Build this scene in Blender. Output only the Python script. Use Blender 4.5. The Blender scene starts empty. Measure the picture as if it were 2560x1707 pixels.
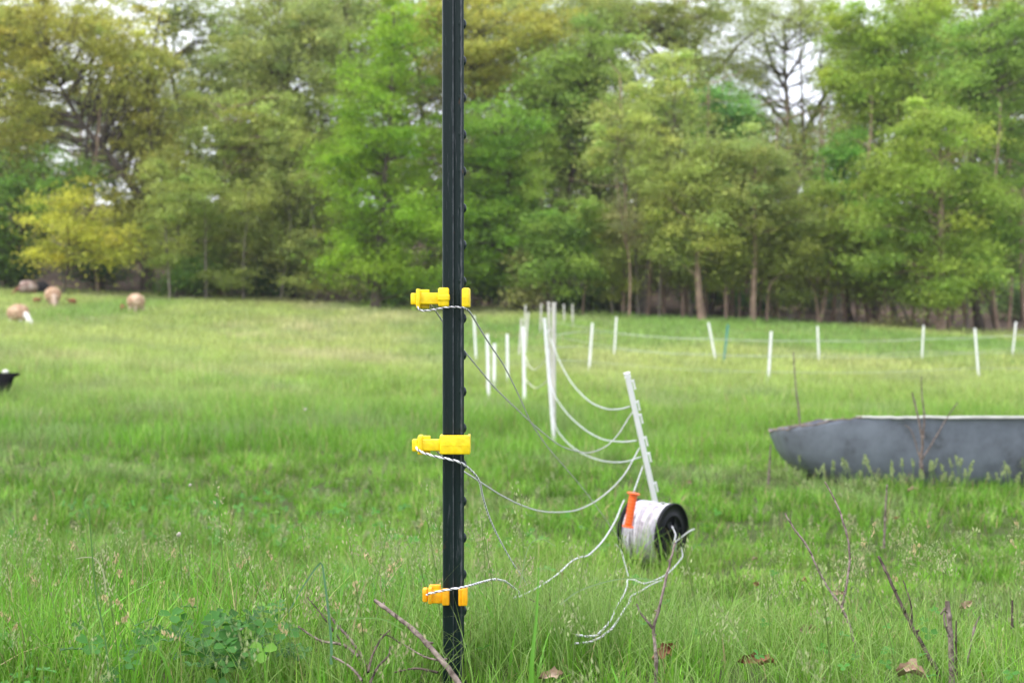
import bpy, bmesh, math, random
import numpy as np
from mathutils import Vector, Matrix
R = math.radians
scn = bpy.context.scene
C = scn.collection

# ------------------------------------------------------------------ camera
F = 3555.0            # focal length in pixels of the 2560 wide photograph
CZ = 0.55             # camera height above the foot of the dark post
PITCH = math.atan((853.5 - 800.0) / F)
cam = bpy.data.cameras.new('camera')
cam.sensor_width = 36.0
cam.lens = 36.0 * F / 2560.0
cam.clip_start = 0.05
cam.clip_end = 2000
cam.dof.use_dof = True
cam.dof.focus_distance = 2.3
cam.dof.aperture_fstop = 6.6
cam.dof.aperture_blades = 7
co = bpy.data.objects.new('camera', cam)
co.location = (0, 0, CZ)
co.rotation_euler = (math.pi / 2 - PITCH, 0, 0)
C.objects.link(co)
scn.camera = co

# ------------------------------------------------------------------ world, sun, exposure
SUN_EL, SUN_AZ = R(52), R(-50)      # azimuth from +Y (view direction), negative = left
w = bpy.data.worlds.new('World')
scn.world = w
w.use_nodes = True
nt = w.node_tree
nt.nodes.clear()
out = nt.nodes.new('ShaderNodeOutputWorld')
bg = nt.nodes.new('ShaderNodeBackground')
sky = nt.nodes.new('ShaderNodeTexSky')
sky.sky_type = 'NISHITA'
sky.sun_disc = False
sky.sun_elevation = SUN_EL
sky.sun_rotation = SUN_AZ
sky.dust_density = 4.0
mix = nt.nodes.new('ShaderNodeMixRGB')
mix.inputs[0].default_value = 0.8
tc = nt.nodes.new('ShaderNodeTexCoord')
nz = nt.nodes.new('ShaderNodeTexNoise')
nz.inputs['Scale'].default_value = 3.0
nz.inputs['Detail'].default_value = 5
ramp = nt.nodes.new('ShaderNodeValToRGB')
ramp.color_ramp.elements[0].position = 0.3
ramp.color_ramp.elements[0].color = (0.80, 0.83, 0.93, 1)
ramp.color_ramp.elements[1].position = 0.7
ramp.color_ramp.elements[1].color = (1, 1, 1, 1)
sc_ = nt.nodes.new('ShaderNodeMixRGB')
sc_.blend_type = 'MULTIPLY'
sc_.inputs[0].default_value = 1
sc_.inputs[2].default_value = (13.5, 13.7, 14.6, 1)
nt.links.new(tc.outputs['Generated'], nz.inputs['Vector'])
nt.links.new(nz.outputs['Fac'], ramp.inputs[0])
nt.links.new(ramp.outputs[0], sc_.inputs[1])
nt.links.new(sky.outputs[0], mix.inputs[1])
nt.links.new(sc_.outputs[0], mix.inputs[2])
nt.links.new(mix.outputs[0], bg.inputs['Color'])
bg.inputs['Strength'].default_value = 0.1
nt.links.new(bg.outputs[0], out.inputs['Surface'])

sl = bpy.data.lights.new('sun', 'SUN')
sl.energy = 1.5
sl.angle = R(18)
sl.color = (1.0, 0.955, 0.88)
so = bpy.data.objects.new('sun', sl)
C.objects.link(so)
d = Vector((math.sin(SUN_AZ) * math.cos(SUN_EL), -0.55 * math.cos(SUN_AZ) * math.cos(SUN_EL), math.sin(SUN_EL)))
so.rotation_euler = d.to_track_quat('Z', 'Y').to_euler()
sky.sun_rotation = math.atan2(d.x, d.y)
scn.view_settings.view_transform = 'Standard'
scn.view_settings.look = 'None'
scn.view_settings.gamma = 1
scn.view_settings.use_curve_mapping = False
scn.view_settings.exposure = 0.85
scn.cycles.max_bounces = 8
scn.cycles.diffuse_bounces = 4
scn.cycles.transmission_bounces = 6
scn.cycles.transparent_max_bounces = 6
scn.cycles.use_denoising = True

# ------------------------------------------------------------------ helpers
rng = np.random.default_rng(7)
random.seed(5)


def P(px, py, D):
    """photo pixel + depth along +Y -> world point"""
    a = (px - 1280.0) / F
    b = (853.5 - py) / F
    dy = math.cos(PITCH) + b * math.sin(PITCH)
    dz = -math.sin(PITCH) + b * math.cos(PITCH)
    s = D / dy
    return Vector((a * s, D, CZ + dz * s))


def tag(o, label=None, cat=None, group=None, kind=None):
    if label: o['label'] = label
    if cat: o['category'] = cat
    if group: o['group'] = group
    if kind: o['kind'] = kind
    return o


def empty(name, loc=(0, 0, 0), label=None, cat=None, group=None):
    o = bpy.data.objects.new(name, None)
    o.empty_display_size = 0.1
    C.objects.link(o)
    o.location = loc
    bpy.context.view_layer.update()
    return tag(o, label, cat, group)


def link(name, me, mat, parent=None, smooth=True):
    o = bpy.data.objects.new(name, me)
    C.objects.link(o)
    if mat is not None:
        for m in (mat if isinstance(mat, (list, tuple)) else [mat]):
            me.materials.append(m)
    if smooth:
        me.polygons.foreach_set('use_smooth', np.ones(len(me.polygons), bool))
    if parent is not None:
        o.parent = parent
        o.matrix_parent_inverse = Matrix.Translation(-Vector(parent.location))
    return o


def np_mesh(name, v, f, cols=None, mats=None):
    """v (n,3), f (m,k) same-size faces"""
    v = np.asarray(v, np.float32).reshape(-1, 3)
    f = np.asarray(f, np.int32)
    me = bpy.data.meshes.new(name)
    me.vertices.add(len(v))
    me.vertices.foreach_set('co', v.ravel())
    me.loops.add(f.size)
    me.loops.foreach_set('vertex_index', f.ravel())
    me.polygons.add(len(f))
    me.polygons.foreach_set('loop_start', np.arange(0, f.size, f.shape[1], dtype=np.int32))
    if mats is not None:
        me.polygons.foreach_set('material_index', np.asarray(mats, np.int32))
    me.update(calc_edges=True)
    if cols is not None:
        a = me.color_attributes.new('col', 'FLOAT_COLOR', 'POINT')
        c = np.ones((len(v), 4), np.float32)
        c[:, :3] = cols
        a.data.foreach_set('color', c.ravel())
    return me


def catmull(pts, n):
    pts = [Vector(p) for p in pts]
    pts = [pts[0] * 2 - pts[1]] + pts + [pts[-1] * 2 - pts[-2]]
    L = [(pts[i + 1] - pts[i]).length for i in range(1, len(pts) - 2)]
    T = sum(L)
    res = []
    for i in range(1, len(pts) - 2):
        m = max(1, int(round(n * L[i - 1] / T)))
        for j in range(m):
            t = j / m
            p0, p1, p2, p3 = pts[i - 1:i + 3]
            res.append(0.5 * ((2 * p1) + (p2 - p0) * t + (2 * p0 - 5 * p1 + 4 * p2 - p3) * t * t + (3 * p1 - p0 - 3 * p2 + p3) * t ** 3))
    res.append(pts[-2])
    return np.array([list(p) for p in res])


def frames(path):
    path = np.asarray(path, float)
    tan = np.gradient(path, axis=0)
    tan /= np.linalg.norm(tan, axis=1)[:, None] + 1e-12
    up = np.array([0.13, 0.31, 0.94])
    u = np.cross(tan[0], up)
    if np.linalg.norm(u) < 0.1:
        u = np.cross(tan[0], [1, 0, 0])
    u /= np.linalg.norm(u)
    U = [u]
    for i in range(1, len(path)):
        u = U[-1] - tan[i] * np.dot(U[-1], tan[i])
        u /= np.linalg.norm(u) + 1e-12
        U.append(u)
    U = np.array(U)
    V = np.cross(tan, U)
    return tan, U, V


def tube_np(path, rad, k=8, cap=True):
    path = np.asarray(path, float)
    n = len(path)
    rad = np.broadcast_to(np.asarray(rad, float), (n,))
    _, U, V = frames(path)
    a = np.arange(k) * 2 * math.pi / k
    v = path[:, None, :] + rad[:, None, None] * (np.cos(a)[None, :, None] * U[:, None, :] + np.sin(a)[None, :, None] * V[:, None, :])
    v = v.reshape(-1, 3)
    i = np.arange(n - 1)[:, None] * k
    j = np.arange(k)[None, :]
    jn = (j + 1) % k
    f = np.stack([i + j, i + jn, i + k + jn, i + k + j], -1).reshape(-1, 4)
    return v, f


class Acc:
    """collects quads into one mesh"""
    def __init__(s):
        s.v = []; s.f = []; s.c = []; s.m = []; s.n = 0

    def add(s, v, f, col=None, mi=0):
        s.v.append(v); s.f.append(f + s.n); s.n += len(v)
        if col is not None:
            s.c.append(np.broadcast_to(col, (len(v), 3)))
        s.m.append(np.full(len(f), mi))

    def build(s, name, mat, parent=None, smooth=True):
        me = np_mesh(name, np.concatenate(s.v), np.concatenate(s.f),
                     np.concatenate(s.c) if s.c else None, np.concatenate(s.m))
        return link(name, me, mat, parent, smooth)


def bm_obj(name, bm, mat, parent=None, smooth=False):
    me = bpy.data.meshes.new(name)
    bmesh.ops.recalc_face_normals(bm, faces=bm.faces)
    bm.to_mesh(me)
    bm.free()
    return link(name, me, mat, parent, smooth)


def rbox(bm, lo, hi, bev=0.001, seg=2, mat=None):
    lo = Vector(lo); hi = Vector(hi)
    r = bmesh.ops.create_cube(bm, size=1.0)
    vs = r['verts']
    s = hi - lo
    c = (hi + lo) / 2
    for v in vs:
        v.co = Vector((v.co.x * s.x + c.x, v.co.y * s.y + c.y, v.co.z * s.z + c.z))
        if mat is not None:
            v.co = mat @ v.co
    es = {e for v in vs for e in v.link_edges}
    if bev > 0:
        bmesh.ops.bevel(bm, geom=list(es), offset=bev, segments=seg, affect='EDGES', profile=0.5)


def lattice(seed):
    return np.random.default_rng(seed).random((64, 64))


def noise2(x, y, scale, seed):
    g = lattice(seed)
    X = np.asarray(x) / scale + 1000.3; Y = np.asarray(y) / scale + 1000.7
    xi = np.floor(X).astype(int); yi = np.floor(Y).astype(int)
    fx = X - xi; fy = Y - yi
    fx = fx * fx * (3 - 2 * fx); fy = fy * fy * (3 - 2 * fy)
    a = g[xi % 64, yi % 64]; b = g[(xi + 1) % 64, yi % 64]
    c = g[xi % 64, (yi + 1) % 64]; e = g[(xi + 1) % 64, (yi + 1) % 64]
    return (a * (1 - fx) + b * fx) * (1 - fy) + (c * (1 - fx) + e * fx) * fy


def lerp(a, b, t):
    return a + (b - a) * t


# ------------------------------------------------------------------ materials
def mat_new(name):
    m = bpy.data.materials.new(name)
    m.use_nodes = True
    return m, m.node_tree, m.node_tree.nodes['Principled BSDF']


def simple(name, c, rough=0.6, var=0.15, scale=20.0, bump=0.0, c2=None, spec=0.4, metal=0.0, detail=4, coord='Object'):
    m, t, b = mat_new(name)
    b.inputs['Roughness'].default_value = rough
    b.inputs['Specular IOR Level'].default_value = spec
    b.inputs['Metallic'].default_value = metal
    tcn = t.nodes.new('ShaderNodeTexCoord')
    n = t.nodes.new('ShaderNodeTexNoise')
    n.inputs['Scale'].default_value = scale
    n.inputs['Detail'].default_value = detail
    t.links.new(tcn.outputs[coord], n.inputs['Vector'])
    r = t.nodes.new('ShaderNodeValToRGB')
    r.color_ramp.elements[0].position = 0.35
    r.color_ramp.elements[1].position = 0.68
    c2 = c2 or tuple(x * (1 + var) for x in c)
    r.color_ramp.elements[0].color = (*[x * (1 - var) for x in c], 1)
    r.color_ramp.elements[1].color = (*c2, 1)
    t.links.new(n.outputs['Fac'], r.inputs[0])
    t.links.new(r.outputs[0], b.inputs['Base Color'])
    if bump:
        bp = t.nodes.new('ShaderNodeBump')
        bp.inputs['Strength'].default_value = bump
        bp.inputs['Distance'].default_value = 0.01
        t.links.new(n.outputs['Fac'], bp.inputs['Height'])
        t.links.new(bp.outputs[0], b.inputs['Normal'])
    return m


def leafy(name, trans=0.35, rough=0.55, spec=0.3):
    """uses the mesh's own colour attribute, plus translucency"""
    m, t, b = mat_new(name)
    at = t.nodes.new('ShaderNodeAttribute')
    at.attribute_name = 'col'
    b.inputs['Roughness'].default_value = rough
    b.inputs['Specular IOR Level'].default_value = spec
    t.links.new(at.outputs['Color'], b.inputs['Base Color'])
    tr = t.nodes.new('ShaderNodeBsdfTranslucent')
    t.links.new(at.outputs['Color'], tr.inputs['Color'])
    mx = t.nodes.new('ShaderNodeMixShader')
    mx.inputs[0].default_value = trans
    t.links.new(b.outputs[0], mx.inputs[1])
    t.links.new(tr.outputs[0], mx.inputs[2])
    t.links.new(mx.outputs[0], t.nodes['Material Output'].inputs['Surface'])
    return m


M_leaf = leafy('leaf', 0.4, 0.6, 0.2)
M_grass = leafy('grass_blade', 0.35, 0.45, 0.28)
M_bark = simple('bark', (0.10, 0.08, 0.062), 0.9, 0.35, 3.0, 0.4, spec=0.1)
M_bark_r = simple('reddish_bark', (0.30, 0.21, 0.155), 0.9, 0.3, 3.0, 0.4, spec=0.1)
M_bark_g = simple('grey_bark', (0.22, 0.19, 0.155), 0.9, 0.3, 3.0, 0.4, spec=0.1)
M_yellow = simple('yellow_plastic', (0.92, 0.66, 0.005), 0.42, 0.10, 110, 0.12, spec=0.5)
M_orangey = simple('amber_plastic', (0.90, 0.42, 0.004), 0.42, 0.12, 110, 0.12, spec=0.5)
M_orange = simple('orange_plastic', (0.90, 0.13, 0.015), 0.4, 0.08, 40, 0.05, spec=0.5)
M_white = simple('white_plastic', (0.88, 0.88, 0.87), 0.45, 0.04, 15, spec=0.4)
M_whited = simple('weathered_white_plastic', (0.66, 0.64, 0.58), 0.55, 0.12, 6, spec=0.3)
M_teal = simple('teal_plastic', (0.06, 0.26, 0.25), 0.5, 0.1, 10)
M_black = simple('black_plastic', (0.007, 0.008, 0.010), 0.5, 0.25, 30, 0.1, spec=0.16)
M_pw = simple('white_polywire', (0.80, 0.79, 0.82), 0.6, 0.08, 300, spec=0.3)
M_pg = simple('weathered_polywire', (0.38, 0.37, 0.37), 0.6, 0.2, 300, spec=0.3)
M_pd = simple('dark_strand', (0.08, 0.08, 0.09), 0.5, 0.2, 300, spec=0.4)
M_rope = simple('white_rope', (0.60, 0.63, 0.64), 0.6, 0.2, 60, spec=0.3)
M_twig = simple('dead_twig', (0.16, 0.12, 0.10), 0.85, 0.45, 90, 0.5, c2=(0.30, 0.24, 0.21), spec=0.15)
M_twigd = simple('dark_twig', (0.07, 0.055, 0.045), 0.85, 0.4, 90, 0.5, c2=(0.16, 0.12, 0.10), spec=0.15)
M_dead = simple('dead_leaf', (0.26, 0.10, 0.045), 0.8, 0.4, 60, 0.3, c2=(0.44, 0.25, 0.15), spec=0.15)

# post paint: dark blue-green, with scratches and a trace of rust at the edges
def post_paint():
    m, t, b = mat_new('dark_green_paint')
    tcn = t.nodes.new('ShaderNodeTexCoord')
    mp = t.nodes.new('ShaderNodeMapping')
    mp.inputs['Scale'].default_value = (260, 260, 18)
    n = t.nodes.new('ShaderNodeTexNoise')
    n.inputs['Scale'].default_value = 1.0
    n.inputs['Detail'].default_value = 8
    n.inputs['Roughness'].default_value = 0.7
    t.links.new(tcn.outputs['Object'], mp.inputs[0])
    t.links.new(mp.outputs[0], n.inputs['Vector'])
    r = t.nodes.new('ShaderNodeValToRGB')
    e = r.color_ramp.elements
    e[0].position = 0.0; e[0].color = (0.005, 0.014, 0.013, 1)
    e[1].position = 1.0; e[1].color = (0.30, 0.30, 0.30, 1)
    x = e.new(0.59); x.color = (0.008, 0.019, 0.018, 1)
    x = e.new(0.66); x.color = (0.045, 0.055, 0.06, 1)
    t.links.new(n.outputs['Fac'], r.inputs[0])
    nr_ = t.nodes.new('ShaderNodeTexNoise'); nr_.inputs['Scale'].default_value = 34; nr_.inputs['Detail'].default_value = 6
    t.links.new(tcn.outputs['Object'], nr_.inputs['Vector'])
    rr_ = t.nodes.new('ShaderNodeMapRange'); rr_.inputs[1].default_value = 0.66; rr_.inputs[2].default_value = 0.74
    t.links.new(nr_.outputs['Fac'], rr_.inputs[0])
    mr_ = t.nodes.new('ShaderNodeMixRGB'); mr_.inputs[2].default_value = (0.07, 0.035, 0.02, 1)
    t.links.new(rr_.outputs[0], mr_.inputs[0]); t.links.new(r.outputs[0], mr_.inputs[1])
    t.links.new(mr_.outputs[0], b.inputs['Base Color'])
    b.inputs['Roughness'].default_value = 0.36
    b.inputs['Specular IOR Level'].default_value = 0.22
    n2 = t.nodes.new('ShaderNodeTexNoise')
    n2.inputs['Scale'].default_value = 500
    t.links.new(tcn.outputs['Object'], n2.inputs['Vector'])
    bp = t.nodes.new('ShaderNodeBump')
    bp.inputs['Strength'].default_value = 0.25
    bp.inputs['Distance'].default_value = 0.0006
    t.links.new(n2.outputs['Fac'], bp.inputs['Height'])
    t.links.new(bp.outputs[0], b.inputs['Normal'])
    return m


M_post = post_paint()
M_edge_light = simple('painted_edge_highlight', (0.016, 0.026, 0.034), 0.4, 0.4, 90, 0.1, c2=(0.07, 0.08, 0.088), spec=0.5)  # paler colour standing in for highlights along the post's edges

# ------------------------------------------------------------------ terrain
TD = np.array([-50, 1.2, 2.13, 3.5, 5.2, 8.0, 12.0, 16.0, 23.0, 33.0, 41.0, 50.0, 60.0, 75.0, 110.0, 200.0, 900.0])
TL = np.array([-0.5, -0.5, -0.55, -0.72, -0.86, -0.95, -0.93, -0.86, -0.66, -0.36, -0.10, 0.62, 1.30, 3.2, 9.0, 11.0, 11.0])
TM = np.array([-0.5, -0.5, -0.55, -0.72, -0.877, -1.0, -1.04, -1.05, -1.06, -0.98, -0.72, -0.05, 0.50, 2.0, 8.5, 11.0, 11.0])
TR = np.array([-0.5, -0.5, -0.55, -0.72, -0.88, -1.02, -1.08, -1.16, -1.28, -1.30, -1.04, -0.66, -0.30, 1.2, 8.0, 11.0, 11.0])


def pchip(xs, ys, x):
    h = np.diff(xs); dl = np.diff(ys) / h
    m = np.zeros(len(xs))
    for i in range(1, len(xs) - 1):
        if dl[i - 1] * dl[i] > 0:
            w1 = 2 * h[i] + h[i - 1]; w2 = h[i] + 2 * h[i - 1]
            m[i] = (w1 + w2) / (w1 / dl[i - 1] + w2 / dl[i])
    x = np.clip(x, xs[0], xs[-1] - 1e-6)
    k = np.clip(np.searchsorted(xs, x, side='right') - 1, 0, len(xs) - 2)
    t = (x - xs[k]) / h[k]
    return ((1 + 2 * t) * (1 - t) ** 2 * ys[k] + t * (1 - t) ** 2 * h[k] * m[k] + t * t * (3 - 2 * t) * ys[k + 1] + t * t * (t - 1) * h[k] * m[k + 1])


def ground(x, y):
    x = np.asarray(x, float); y = np.asarray(y, float)
    u = np.clip(x / np.maximum(y, 1.5) * F / 1280.0, -1.3, 1.3)
    a = pchip(TD, TL, y); b = pchip(TD, TM, y); c = pchip(TD, TR, y)
    s = np.abs(u); s = s ** 1.15
    z = np.where(u < 0, b + (a - b) * s, b + (c - b) * s)
    bump = (noise2(x, y, 0.35, 3) - 0.5) * 0.02 + (noise2(x, y, 2.2, 4) - 0.5) * 0.06 * np.clip((y - 3) / 4, 0, 1)
    return z + bump + CZ


def G(px, D, dz=0.0):
    x = (px - 1280.0) / F * D
    return Vector((x, D, float(ground(x, D)) + dz))


def yproj(z, D):
    return 800 + (CZ - z) * F / D


def solveD(px, py, extra=0.0, lo=1.5, hi=70):
    """distance at which the ground under photo column px shows at row py"""
    best = None
    Ds = np.concatenate([np.arange(lo, 12, 0.02), np.arange(12, hi, 0.1)])
    x = (px - 1280) / F * Ds
    yy = yproj(ground(x, Ds) + extra, Ds)
    k = int(np.argmin(np.abs(yy - py)))
    return float(Ds[k])


def ground_mat():
    m, t, b = mat_new('pasture_soil')
    tcn = t.nodes.new('ShaderNodeTexCoord')
    n = t.nodes.new('ShaderNodeTexNoise'); n.inputs['Scale'].default_value = 0.35; n.inputs['Detail'].default_value = 8
    n2 = t.nodes.new('ShaderNodeTexNoise'); n2.inputs['Scale'].default_value = 6.0; n2.inputs['Detail'].default_value = 8
    t.links.new(tcn.outputs['Object'], n.inputs['Vector']); t.links.new(tcn.outputs['Object'], n2.inputs['Vector'])
    r = t.nodes.new('ShaderNodeValToRGB'); e = r.color_ramp.elements
    e[0].position = 0.35; e[0].color = (0.14, 0.24, 0.05, 1)
    e[1].position = 0.7; e[1].color = (0.27, 0.27, 0.11, 1)
    t.links.new(n.outputs['Fac'], r.inputs[0])
    r2 = t.nodes.new('ShaderNodeValToRGB'); e = r2.color_ramp.elements
    e[0].position = 0.3; e[0].color = (0.55, 0.5, 0.5, 1)
    e[1].position = 0.7; e[1].color = (1.1, 1.1, 1.0, 1)
    t.links.new(n2.outputs['Fac'], r2.inputs[0])
    mu = t.nodes.new('ShaderNodeMixRGB'); mu.blend_type = 'MULTIPLY'; mu.inputs[0].default_value = 1
    t.links.new(r.outputs[0], mu.inputs[1]); t.links.new(r2.outputs[0], mu.inputs[2])
    # leaf litter of the wood: begins at the tree line
    sx = t.nodes.new('ShaderNodeSeparateXYZ'); t.links.new(tcn.outputs['Object'], sx.inputs[0])
    ad = t.nodes.new('ShaderNodeMath'); ad.operation = 'MULTIPLY_ADD'
    ad.inputs[1].default_value = 0.22          # the wood's edge runs nearer on the right
    t.links.new(sx.outputs['X'], ad.inputs[0]); t.links.new(sx.outputs['Y'], ad.inputs[2])
    ns = t.nodes.new('ShaderNodeMath'); ns.operation = 'MULTIPLY_ADD'; ns.inputs[1].default_value = 5.0
    t.links.new(n.outputs['Fac'], ns.inputs[0]); t.links.new(ad.outputs[0], ns.inputs[2])
    mr = t.nodes.new('ShaderNodeMapRange'); mr.inputs[1].default_value = 58.0; mr.inputs[2].default_value = 60.0
    t.links.new(ns.outputs[0], mr.inputs[0])
    r3 = t.nodes.new('ShaderNodeValToRGB'); e = r3.color_ramp.elements
    e[0].position = 0.3; e[0].color = (0.07, 0.05, 0.04, 1)
    e[1].position = 0.72; e[1].color = (0.20, 0.145, 0.11, 1)
    t.links.new(n2.outputs['Fac'], r3.inputs[0])
    mx = t.nodes.new('ShaderNodeMixRGB')
    t.links.new(mr.outputs[0], mx.inputs[0]); t.links.new(mu.outputs[0], mx.inputs[1]); t.links.new(r3.outputs[0], mx.inputs[2])
    # soil and thatch close by, under the blades
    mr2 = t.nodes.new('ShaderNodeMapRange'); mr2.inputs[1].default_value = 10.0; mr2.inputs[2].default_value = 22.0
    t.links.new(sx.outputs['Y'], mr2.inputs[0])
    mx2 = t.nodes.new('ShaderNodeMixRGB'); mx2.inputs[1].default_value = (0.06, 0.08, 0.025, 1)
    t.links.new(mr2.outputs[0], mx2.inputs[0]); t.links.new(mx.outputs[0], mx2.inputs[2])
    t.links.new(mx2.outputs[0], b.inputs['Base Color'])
    b.inputs['Roughness'].default_value = 0.95
    b.inputs['Specular IOR Level'].default_value = 0.1
    return m


def build_terrain():
    ys = np.concatenate([np.linspace(-40, 0, 12), np.linspace(0.3, 6, 60), np.linspace(6.2, 20, 70), np.linspace(20.5, 70, 110), np.linspace(72, 130, 30), np.linspace(140, 900, 14)])
    ss = np.linspace(-1, 1, 161)
    ss = np.sign(ss) * np.abs(ss) ** 1.6
    X = ss[None, :] * (8 + np.abs(ys)[:, None] * 1.1)
    Y = np.repeat(ys[:, None], len(ss), 1)
    Z = ground(X, Y)
    v = np.stack([X, Y, Z], -1).reshape(-1, 3)
    n, k = X.shape
    i = np.arange(n - 1)[:, None] * k; j = np.arange(k - 1)[None, :]
    f = np.stack([i + j, i + j + 1, i + k + j + 1, i + k + j], -1).reshape(-1, 4)
    o = link('ground', np_mesh('ground', v, f), ground_mat())
    tag(o, 'rolling green pasture running back to the leaf litter of the wood', None, None, 'structure')


build_terrain()


# ------------------------------------------------------------------ trees
def leaves_np(cent, size, cols, flat=0.5):
    """one folded diamond leaf cluster per centre"""
    n = len(cent)
    nrm = rng.normal(size=(n, 3)); nrm[:, 2] = np.abs(nrm[:, 2]) + flat
    nrm /= np.linalg.norm(nrm, axis=1)[:, None]
    a = rng.normal(size=(n, 3))
    u = np.cross(nrm, a); u /= np.linalg.norm(u, axis=1)[:, None] + 1e-9
    v = np.cross(nrm, u)
    s = (size * rng.uniform(0.6, 1.35, n))[:, None]
    p0 = cent - u * s * 0.6
    p1 = cent + v * s * 0.42 + nrm * s * 0.12
    p2 = cent + u * s * 0.6
    p3 = cent - v * s * 0.42 + nrm * s * 0.12
    V = np.stack([p0, p1, p2, p3], 1).reshape(-1, 3)
    Fc = np.arange(4 * n).reshape(-1, 4)
    return V, Fc, np.repeat(cols, 4, 0)


def branch(acc, p0, p1, r0, r1, wob=0.08, k=6, n=7, sag=0.0):
    p0 = np.array(p0, float); p1 = np.array(p1, float)
    L = np.linalg.norm(p1 - p0)
    t = np.linspace(0, 1, n)[:, None]
    path = p0 + (p1 - p0) * t
    path[:, 2] += (L * sag * 4 * t * (1 - t))[:, 0]
    w_ = rng.normal(size=(n, 3)) * L * wob * 0.3
    w_[0] = 0; w_[-1] = 0
    path += w_
    v, f = tube_np(path, np.linspace(r0, r1, n), k)
    acc.add(v, f)
    return path


def make_tree(base, blobs, col, nleaf, size, trunk_r, bark, D, flat=0.75, spine=None, clump=0.55, extra_limbs=(), csize=1.0, hole=None, colvar=0.16, bprob=0.4, root=None):
    """blobs: world ellipsoids (centre, rx, ry, rz)."""
    wood = Acc()
    base = np.array(base, float)
    # trunk
    if spine is None:
        tb = max(blobs, key=lambda b: b[0][2])
        top = np.array([tb[0][0], tb[0][1], tb[0][2] + tb[3] * 0.4])
        mid = base + (top - base) * 0.45
        mid[0] = base[0] * 0.75 + top[0] * 0.25 + rng.normal() * 0.15
        spine = [base - [0, 0, 0.3], base * 0.7 + mid * 0.3 + [rng.normal() * 0.08, 0, 0], mid, mid * 0.45 + top * 0.55 + rng.normal(size=3) * 0.15, top]
    sp = catmull(spine, 22)
    rr = trunk_r * (1 - np.linspace(0, 1, len(sp)) ** 0.9 * 0.85)
    rr[:2] *= 1.25
    v, f = tube_np(sp, rr, 9)
    wood.add(v, f)
    for lm in extra_limbs:
        q = catmull(lm[0], 12)
        v, f = tube_np(q, np.linspace(lm[1], lm[2], len(q)), 7)
        wood.add(v, f)
    vol = sum(b[1] * b[3] for b in blobs)
    LV = []; LF = []; LC = []; off = 0
    rg = col[0] / col[1]
    col = np.array(col) * 0.9 + np.mean(col) * 0.10
    col = np.minimum(col * np.array([1.42, 1.36, 0.85]), 0.7)
    col[0] = min(col[0], col[1] * (1.5 if rg > 1.3 else 0.98 if rg >= 1.0 else 0.84))
    for b in blobs:
        c = np.array(b[0], float)
        nb = max(150, int(nleaf * 2.0 * b[1] * b[3] / vol))
        nc = max(10, int(b[1] * b[3] * 10 / clump))
        # clump centres: pushed to the shell with uneven outline
        dirs = rng.normal(size=(nc, 3)); dirs /= np.linalg.norm(dirs, axis=1)[:, None]
        rad = rng.uniform(0.15, 1.0, nc) ** 0.55 * rng.uniform(0.75, 1.32, nc)
        cc = c + dirs * rad[:, None] * [b[1], b[2], b[3]]
        wgt = rng.uniform(0.3, 1.6, nc); wgt /= wgt.sum()
        cnt = (wgt * nb).astype(int) + 1
        hb = sp[np.linspace(0, len(sp) - 1, 16).astype(int)]
        for i in range(nc):
            if hole is not None:
                skip = False
                for (hp, hr) in hole:
                    if (cc[i][0] - hp[0]) ** 2 + (cc[i][2] - hp[2]) ** 2 < hr * hr: skip = True
                if skip: continue
            if rng.random() < bprob:
                low = hb[hb[:, 2] < cc[i][2] - 0.3]
                st = low[np.argmin(np.linalg.norm((low - cc[i]) * [1, 1, 0.6], axis=1))] if len(low) else hb[2]
                L = np.linalg.norm(cc[i] - st)
                branch(wood, st, cc[i], min(0.06, trunk_r * 0.28) * (0.5 + L / 8), 0.012, 0.1, 5, 6, 0.04)
            m = cnt[i]
            cs = csize * rng.uniform(0.35, 1.0)
            pos = cc[i] + rng.normal(size=(m, 3)) * [cs * 0.42, cs * 0.42, cs * 0.19]
            stray = rng.random(m) < 0.15
            pos[stray] += rng.normal(size=(int(stray.sum()), 3)) * 0.5
            pos[:, 2] -= 0.12 * ((pos[:, 0] - cc[i][0]) ** 2 + (pos[:, 1] - cc[i][1]) ** 2)
            cv = 1 + rng.normal() * colvar
            hue = rng.normal() * 0.06
            cl = col * np.array([1 + hue, 1, 1 - hue * 0.6]) * max(0.5, cv)
            lc = cl[None, :] * np.clip(1 + rng.normal(size=(m, 1)) * 0.16, 0.55, 1.6)
            v, f, k = leaves_np(pos, size * 0.73, lc, flat)
            LV.append(v); LF.append(f + off); LC.append(k); off += len(v)
    tr = wood.build('trunk', bark, root)
    cr = link('crown', np_mesh('crown', np.concatenate(LV), np.concatenate(LF), np.concatenate(LC)), M_leaf, root, smooth=False)
    return tr, cr


S = 1.0
OLIVE_Y = (0.38, 0.36, 0.10)
YEL = (0.46, 0.44, 0.07)
GREEN_D = (0.13, 0.25, 0.05)
GREEN_B = (0.20, 0.35, 0.03)
GREEN_M = (0.17, 0.30, 0.06)
GREEN_S = (0.25, 0.32, 0.10)
OLIVE = (0.29, 0.31, 0.12)
PALE = (0.42, 0.44, 0.17)
BLUEG = (0.16, 0.34, 0.11)
REDB = (0.32, 0.25, 0.15)
RIGHTG = (0.24, 0.36, 0.075)


def blobs_from(D, lst, depth=1.0):
    r = []
    k = D / F
    for i, (cx, cy, rx, ry) in enumerate(lst):
        c = P(cx, cy, D + (rng.random() - 0.5) * 1.5)
        r.append(((c.x, c.y, c.z), rx * k, rx * k * depth, ry * k))
    return r


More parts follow.
